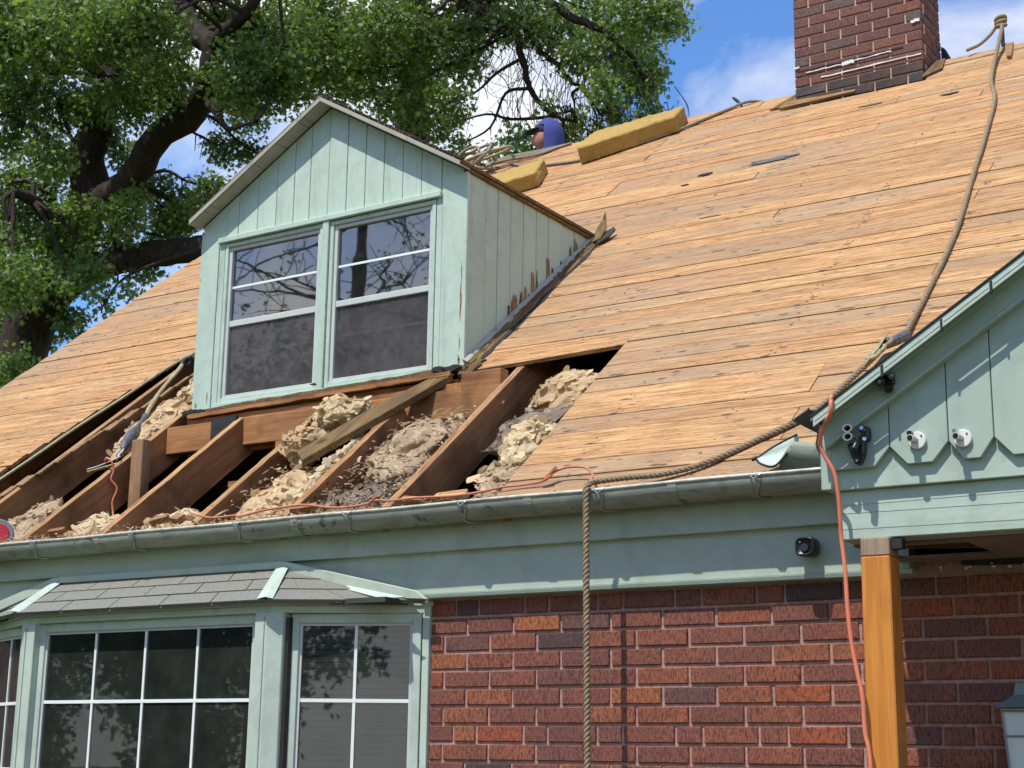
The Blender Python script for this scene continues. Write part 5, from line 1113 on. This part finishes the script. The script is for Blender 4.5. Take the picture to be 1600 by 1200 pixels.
TREE1 = {'trunk': [(-11.881, 7.246, 5.022), (-11.651, 7.24, 5.945), (-11.408, 7.241, 6.716), (-11.065, 7.372, 7.347), (-10.844, 7.37, 7.883), (-10.688, 7.34, 8.282), (-10.642, 7.188, 8.653), (-10.496, 7.201, 8.917), (-10.643, 7.398, 9.466), (-10.75, 7.552, 10.127), (-10.976, 7.726, 10.874), (-10.77, 7.528, 11.448)], 'A': [(-10.764, 7.383, 8.038), (-10.426, 7.291, 8.07), (-9.963, 7.279, 8.207), (-9.425, 7.175, 8.627), (-8.904, 7.171, 8.794), (-8.505, 6.993, 9.025), (-8.356, 6.907, 9.395), (-8.633, 6.894, 9.672), (-8.946, 6.915, 10.164), (-9.392, 7.096, 10.864)], 'A2': [(-8.356, 6.907, 9.395), (-8.022, 6.75, 9.459), (-7.618, 6.642, 9.541), (-7.155, 6.461, 9.794)], 'A3': [(-8.663, 7.092, 8.965), (-8.119, 6.809, 8.507), (-7.68, 6.564, 8.174), (-7.282, 6.527, 8.149)], 'B': [(-11.547, 7.198, 6.403), (-11.125, 7.084, 6.797), (-10.625, 7.105, 7.046), (-10.032, 7.234, 7.241), (-9.407, 7.435, 7.297), (-8.777, 7.616, 7.346), (-8.246, 7.988, 7.614), (-7.668, 8.305, 8.0)], 'C': [(-10.859, 7.353, 7.881), (-10.757, 7.046, 7.811), (-10.558, 6.635, 7.707), (-10.325, 6.194, 7.73), (-10.234, 5.846, 7.694)], 'D': [(-10.122, 5.067, 9.128), (-9.967, 5.288, 9.105), (-9.798, 5.498, 9.111), (-9.94, 6.029, 9.163), (-10.193, 6.65, 9.59), (-10.481, 7.215, 9.673)], 'D2': [(-9.966, 6.186, 9.246), (-9.79, 6.165, 9.577), (-9.802, 6.073, 10.02), (-9.721, 5.928, 10.334)], 'E': [(-10.676, 7.172, 8.613), (-10.283, 6.554, 8.444), (-9.858, 5.954, 8.303), (-9.549, 5.426, 8.199)]}
TREE2 = {'trunk': [(-8.261, 10.678, 6.947), (-7.977, 10.205, 8.666), (-7.583, 9.73, 10.156), (-7.215, 9.304, 11.279)], 'F': [(-7.477, 9.639, 10.444), (-6.341, 8.914, 10.272), (-5.823, 8.693, 9.881), (-5.309, 8.459, 9.495), (-5.288, 8.618, 9.238), (-5.279, 8.786, 8.938), (-5.196, 8.928, 8.764), (-5.09, 9.048, 8.654), (-4.91, 9.181, 8.602)], 'G': [(-6.341, 8.914, 10.272), (-5.443, 8.645, 9.843), (-5.091, 8.706, 9.303), (-4.943, 8.879, 9.151), (-4.872, 9.0, 9.004), (-4.777, 9.079, 8.959), (-4.647, 9.301, 8.666)], 'H': [(-6.341, 8.914, 10.272), (-5.329, 8.731, 10.088), (-4.678, 8.774, 9.623), (-4.353, 9.067, 9.432), (-4.175, 9.335, 9.112), (-4.168, 9.469, 8.854)], 'I': [(-5.329, 8.731, 10.088), (-4.417, 8.745, 9.929), (-3.969, 9.103, 9.736), (-3.686, 9.322, 9.603)]}
CL1 = [(-9.72, 5.06, 9.25, 0.45), (-9.11, 5.1, 8.97, 0.43), (-9.6, 6.0, 9.7, 0.46), (-8.68, 5.74, 9.28, 0.4), (-8.19, 5.85, 9.05, 0.39), (-9.17, 6.8, 9.29, 0.35), (-10.8, 7.8, 10.15, 0.47), (-9.73, 7.91, 10.55, 0.38), (-9.17, 8.24, 10.54, 0.46), (-7.56, 7.17, 9.44, 0.45), (-7.93, 8.25, 10.15, 0.48), (-7.02, 7.86, 9.59, 0.45), (-7.83, 6.86, 9.07, 0.37), (-7.46, 7.0, 8.74, 0.33), (-7.46, 7.41, 9.12, 0.37), (-9.79, 9.1, 9.8, 0.3), (-9.88, 8.77, 9.17, 0.25), (-9.54, 9.01, 9.1, 0.18), (-9.67, 8.5, 9.72, 0.29), (-8.43, 6.49, 8.91, 0.22), (-9.16, 6.54, 8.79, 0.34), (-10.35, 7.04, 9.16, 0.32), (-10.93, 6.94, 9.33, 0.37), (-11.55, 6.85, 9.61, 0.42), (-11.8, 7.02, 9.13, 0.38), (-9.27, 5.53, 7.85, 0.29), (-10.94, 6.77, 8.2, 0.32), (-11.41, 6.83, 7.82, 0.41), (-10.68, 6.82, 7.45, 0.35), (-9.55, 6.35, 6.75, 0.29), (-10.74, 6.72, 7.04, 0.35), (-9.81, 5.57, 6.51, 0.36), (-12.42, 7.79, 6.82, 0.43), (-11.95, 7.91, 6.79, 0.25), (-10.8, 7.3, 6.65, 0.2), (-9.5, 6.79, 7.55, 0.3), (-10.86, 8.55, 8.68, 0.3), (-10.06, 7.33, 8.62, 0.2), (-10.6, 8.77, 8.44, 0.34), (-10.68, 8.66, 8.07, 0.3), (-9.26, 7.95, 8.27, 0.2), (-9.12, 7.73, 7.85, 0.17), (-10.44, 7.59, 7.63, 0.24), (-9.76, 7.49, 7.17, 0.16), (-10.12, 6.02, 5.66, 0.22), (-10.67, 6.26, 5.7, 0.3), (-8.56, 9.41, 9.99, 0.34), (-9.08, 6.23, 6.29, 0.1), (-8.88, 6.39, 6.48, 0.1), (-10.96, 7.66, 6.51, 0.11)]
CL2 = [(-6.41, 7.55, 9.47, 0.44), (-6.52, 8.41, 9.78, 0.46), (-6.75, 8.25, 9.29, 0.34), (-6.87, 7.69, 9.1, 0.33), (-7.37, 9.73, 9.93, 0.33), (-5.88, 8.06, 8.63, 0.25), (-6.37, 8.63, 8.64, 0.19), (-5.87, 8.3, 8.22, 0.13), (-6.95, 8.91, 9.1, 0.27), (-6.6, 7.83, 8.7, 0.25), (-5.88, 8.27, 9.48, 0.33), (-6.24, 9.31, 10.17, 0.28), (-5.17, 8.48, 9.66, 0.37), (-5.26, 9.32, 9.84, 0.34), (-5.32, 10.33, 10.53, 0.4), (-3.82, 8.53, 9.37, 0.32), (-3.47, 8.59, 9.31, 0.24), (-3.59, 9.12, 9.45, 0.13), (-4.73, 10.39, 9.99, 0.32), (-4.87, 9.85, 9.72, 0.39), (-4.66, 8.74, 9.14, 0.22), (-4.29, 9.4, 9.01, 0.28), (-3.95, 9.2, 8.55, 0.14), (-4.31, 9.75, 9.31, 0.22), (-4.2, 8.52, 8.57, 0.21), (-5.07, 10.36, 9.15, 0.2), (-5.1, 11.08, 9.25, 0.2), (-5.87, 10.81, 9.4, 0.18), (-5.7, 10.23, 8.99, 0.16), (-5.71, 11.01, 9.22, 0.2), (-4.66, 8.22, 8.42, 0.07), (-5.83, 8.21, 9.14, 0.25), (-7.12, 10.02, 9.47, 0.11)]
CL3 = [(-14.38, 22.13, 14.65, 0.26), (-13.42, 21.02, 14.36, 0.22), (-14.22, 22.78, 15.31, 0.2), (-14.27, 21.58, 14.29, 0.17), (-13.95, 22.62, 14.66, 0.26), (-13.16, 20.87, 13.76, 0.3), (-12.13, 20.97, 13.8, 0.33), (-12.15, 22.05, 14.17, 0.34), (-11.1, 21.28, 13.83, 0.26), (-12.91, 21.21, 14.32, 0.19)]
def grow(dic, t, radii, base):
    anchors = []
    for k, pts in dic.items():
        if k == 'trunk': pts = [base]+list(pts)
        ra, rb = radii.get(k, (.06, .02)); limb(pts, ra, rb, t, 'trunk' if k == 'trunk' else 'limb', 6, .012); anchors += [p for p in (pts[1:] if k == 'trunk' else pts)]
    return anchors
t1 = thing('oak_tree', 'large dark limbed oak tree with dense green leaves behind the left end of the roof', 'tree', (-12.2, 7.3, 0))
CL1 = CL1+[(c[0]+rnd.uniform(-.5, .5), c[1]+rnd.uniform(-1, .2), c[2]+rnd.uniform(-.4, .4), c[3]*.75) for c in CL1[::2]]
def above(cx, cy, z0, z1, r, n): return [(cx+rnd.gauss(0, r*.5), cy+rnd.gauss(0, r*.5), rnd.uniform(z0, z1), rnd.uniform(.35, .6)) for _ in range(n)]
CL1 = CL1+above(-9.8, 7.0, 10.7, 14.2, 3.8, 24); CL2 = CL2+above(-6.5, 8.6, 10.7, 13.8, 3.2, 16)
TREE1['trunk'] = TREE1['trunk']+[(-10.6, 7.6, 13.0), (-10.3, 7.5, 14.5)]; TREE2['trunk'] = TREE2['trunk']+[(-6.3, 9.0, 13.8)]
an = grow(TREE1, t1, {'trunk': (.36, .09), 'A': (.20, .10), 'A2': (.10, .05), 'A3': (.05, .015), 'B': (.21, .12), 'C': (.13, .05), 'D': (.09, .07), 'D2': (.05, .03), 'E': (.035, .012)}, (-12.2, 7.3, 0))
twigs('branches', CL1, an, t1, .026, 3, 6); leaves('crown', CL1, 9000, .070, 'leaf', t1, 11)
t2 = thing('oak_tree', 'second oak with drooping bare twigs whose crown ends against the blue sky over the ridge', 'tree', (-8.5, 10.0, 0))
an = grow(TREE2, t2, {'trunk': (.32, .14), 'F': (.06, .018), 'G': (.045, .012), 'H': (.07, .015), 'I': (.05, .015)}, (-8.5, 10.0, 0))
twigs('branches', CL2, an, t2, .02, 5, 6); leaves('crown', CL2, 8000, .068, 'leaf', t2, 12)
g = G(); rs = random.Random(9); hang = [Vector(p) for k in 'FGH' for p in TREE2[k]]
for i in range(260):
    a = rs.choice(hang[:]); a = a+Vector((rs.gauss(0, .25), rs.gauss(0, .25), rs.gauss(-.05, .2))); L = rs.uniform(.3, 1.0); b = a+Vector((rs.gauss(0, .12), rs.gauss(0, .1), -L*.5)); c = a+Vector((rs.gauss(0, .25), rs.gauss(0, .2), -L)); g.tube(spline([a, b, c], 4), [.005, .005, .004, .004, .004, .003, .003, .002, .002], 4, False)
g.obj('hanging_twigs', 'bark', t2, smooth=True)['kind'] = 'stuff'
t3 = thing('distant_tree', 'small leafy treetop showing low over the ridge beside the hooded person', 'tree', (-13.5, 22.5, 0))
limb([(-13.5, 22.5, 0), (-13.6, 22.4, 6), (-13.3, 22.3, 12)], .25, .05, t3, 'trunk')
CL3 = [(x*1.0, y, z, r) for x, y, z, r in CL3]; twigs('branches', CL3, [(-13.3, 22.3, 12), (-13.5, 22.4, 9)], t3, .03, 7, 3); leaves('crown', CL3, 1500, .14, 'leafd', t3, 13)
# trees across the front garden: the window glass mirrors them
def front_tree(x, y, h, r, lab, seed, n, per, size=.14, low=.35):
    t = thing('garden_tree', lab, 'tree', (x, y, 0)); rs = random.Random(seed)
    limb([(x, y, 0), (x+.1, y, h*.3), (x-.1, y+.1, h*.6), (x, y, h*.95)], .28, .05, t, 'trunk'); an = [(x, y, h*k/8) for k in range(3, 8)]; cl = []
    for i in range(n):
        a = rs.uniform(0, 6.28); zz = rs.uniform(low, 1); q = r*math.sin(math.pi*min(1, .25+.75*(1-(zz-low)/(1-low)+.2)))*math.sqrt(rs.random()); cl.append((x+q*math.cos(a), y+q*math.sin(a), h*zz, rs.uniform(.6, 1.1)))
    twigs('branches', cl, an, t, .028, seed, 9); leaves('crown', cl, per, size, 'leafd', t, seed)
front_tree(-13.5, -14.5, 15, 5.0, 'tall thinly leaved tree across the front garden mirrored in the dormer panes', 21, 60, 26, .12, .3)
front_tree(-10.5, -14.5, 8.0, 3.4, 'bushy tree across the front garden mirrored in the right half of the bay', 22, 80, 420, .16, .05)
front_tree(-16.0, -15.5, 8.5, 3.8, 'bushy tree across the front garden mirrored in the middle of the bay', 25, 85, 420, .16, .05)
front_tree(-21.5, -16.5, 9.0, 4.0, 'bushy tree across the front garden mirrored in the left half of the bay', 26, 80, 400, .17, .05)
front_tree(-.5, -17, 8.0, 3.8, 'bushy tree straight in front of the house mirrored in the bay side window', 23, 80, 420, .16, .05)
front_tree(-5.0, -18, 9.0, 3.8, 'bushy tree left of the one straight in front of the house', 24, 60, 220, .17, .05)
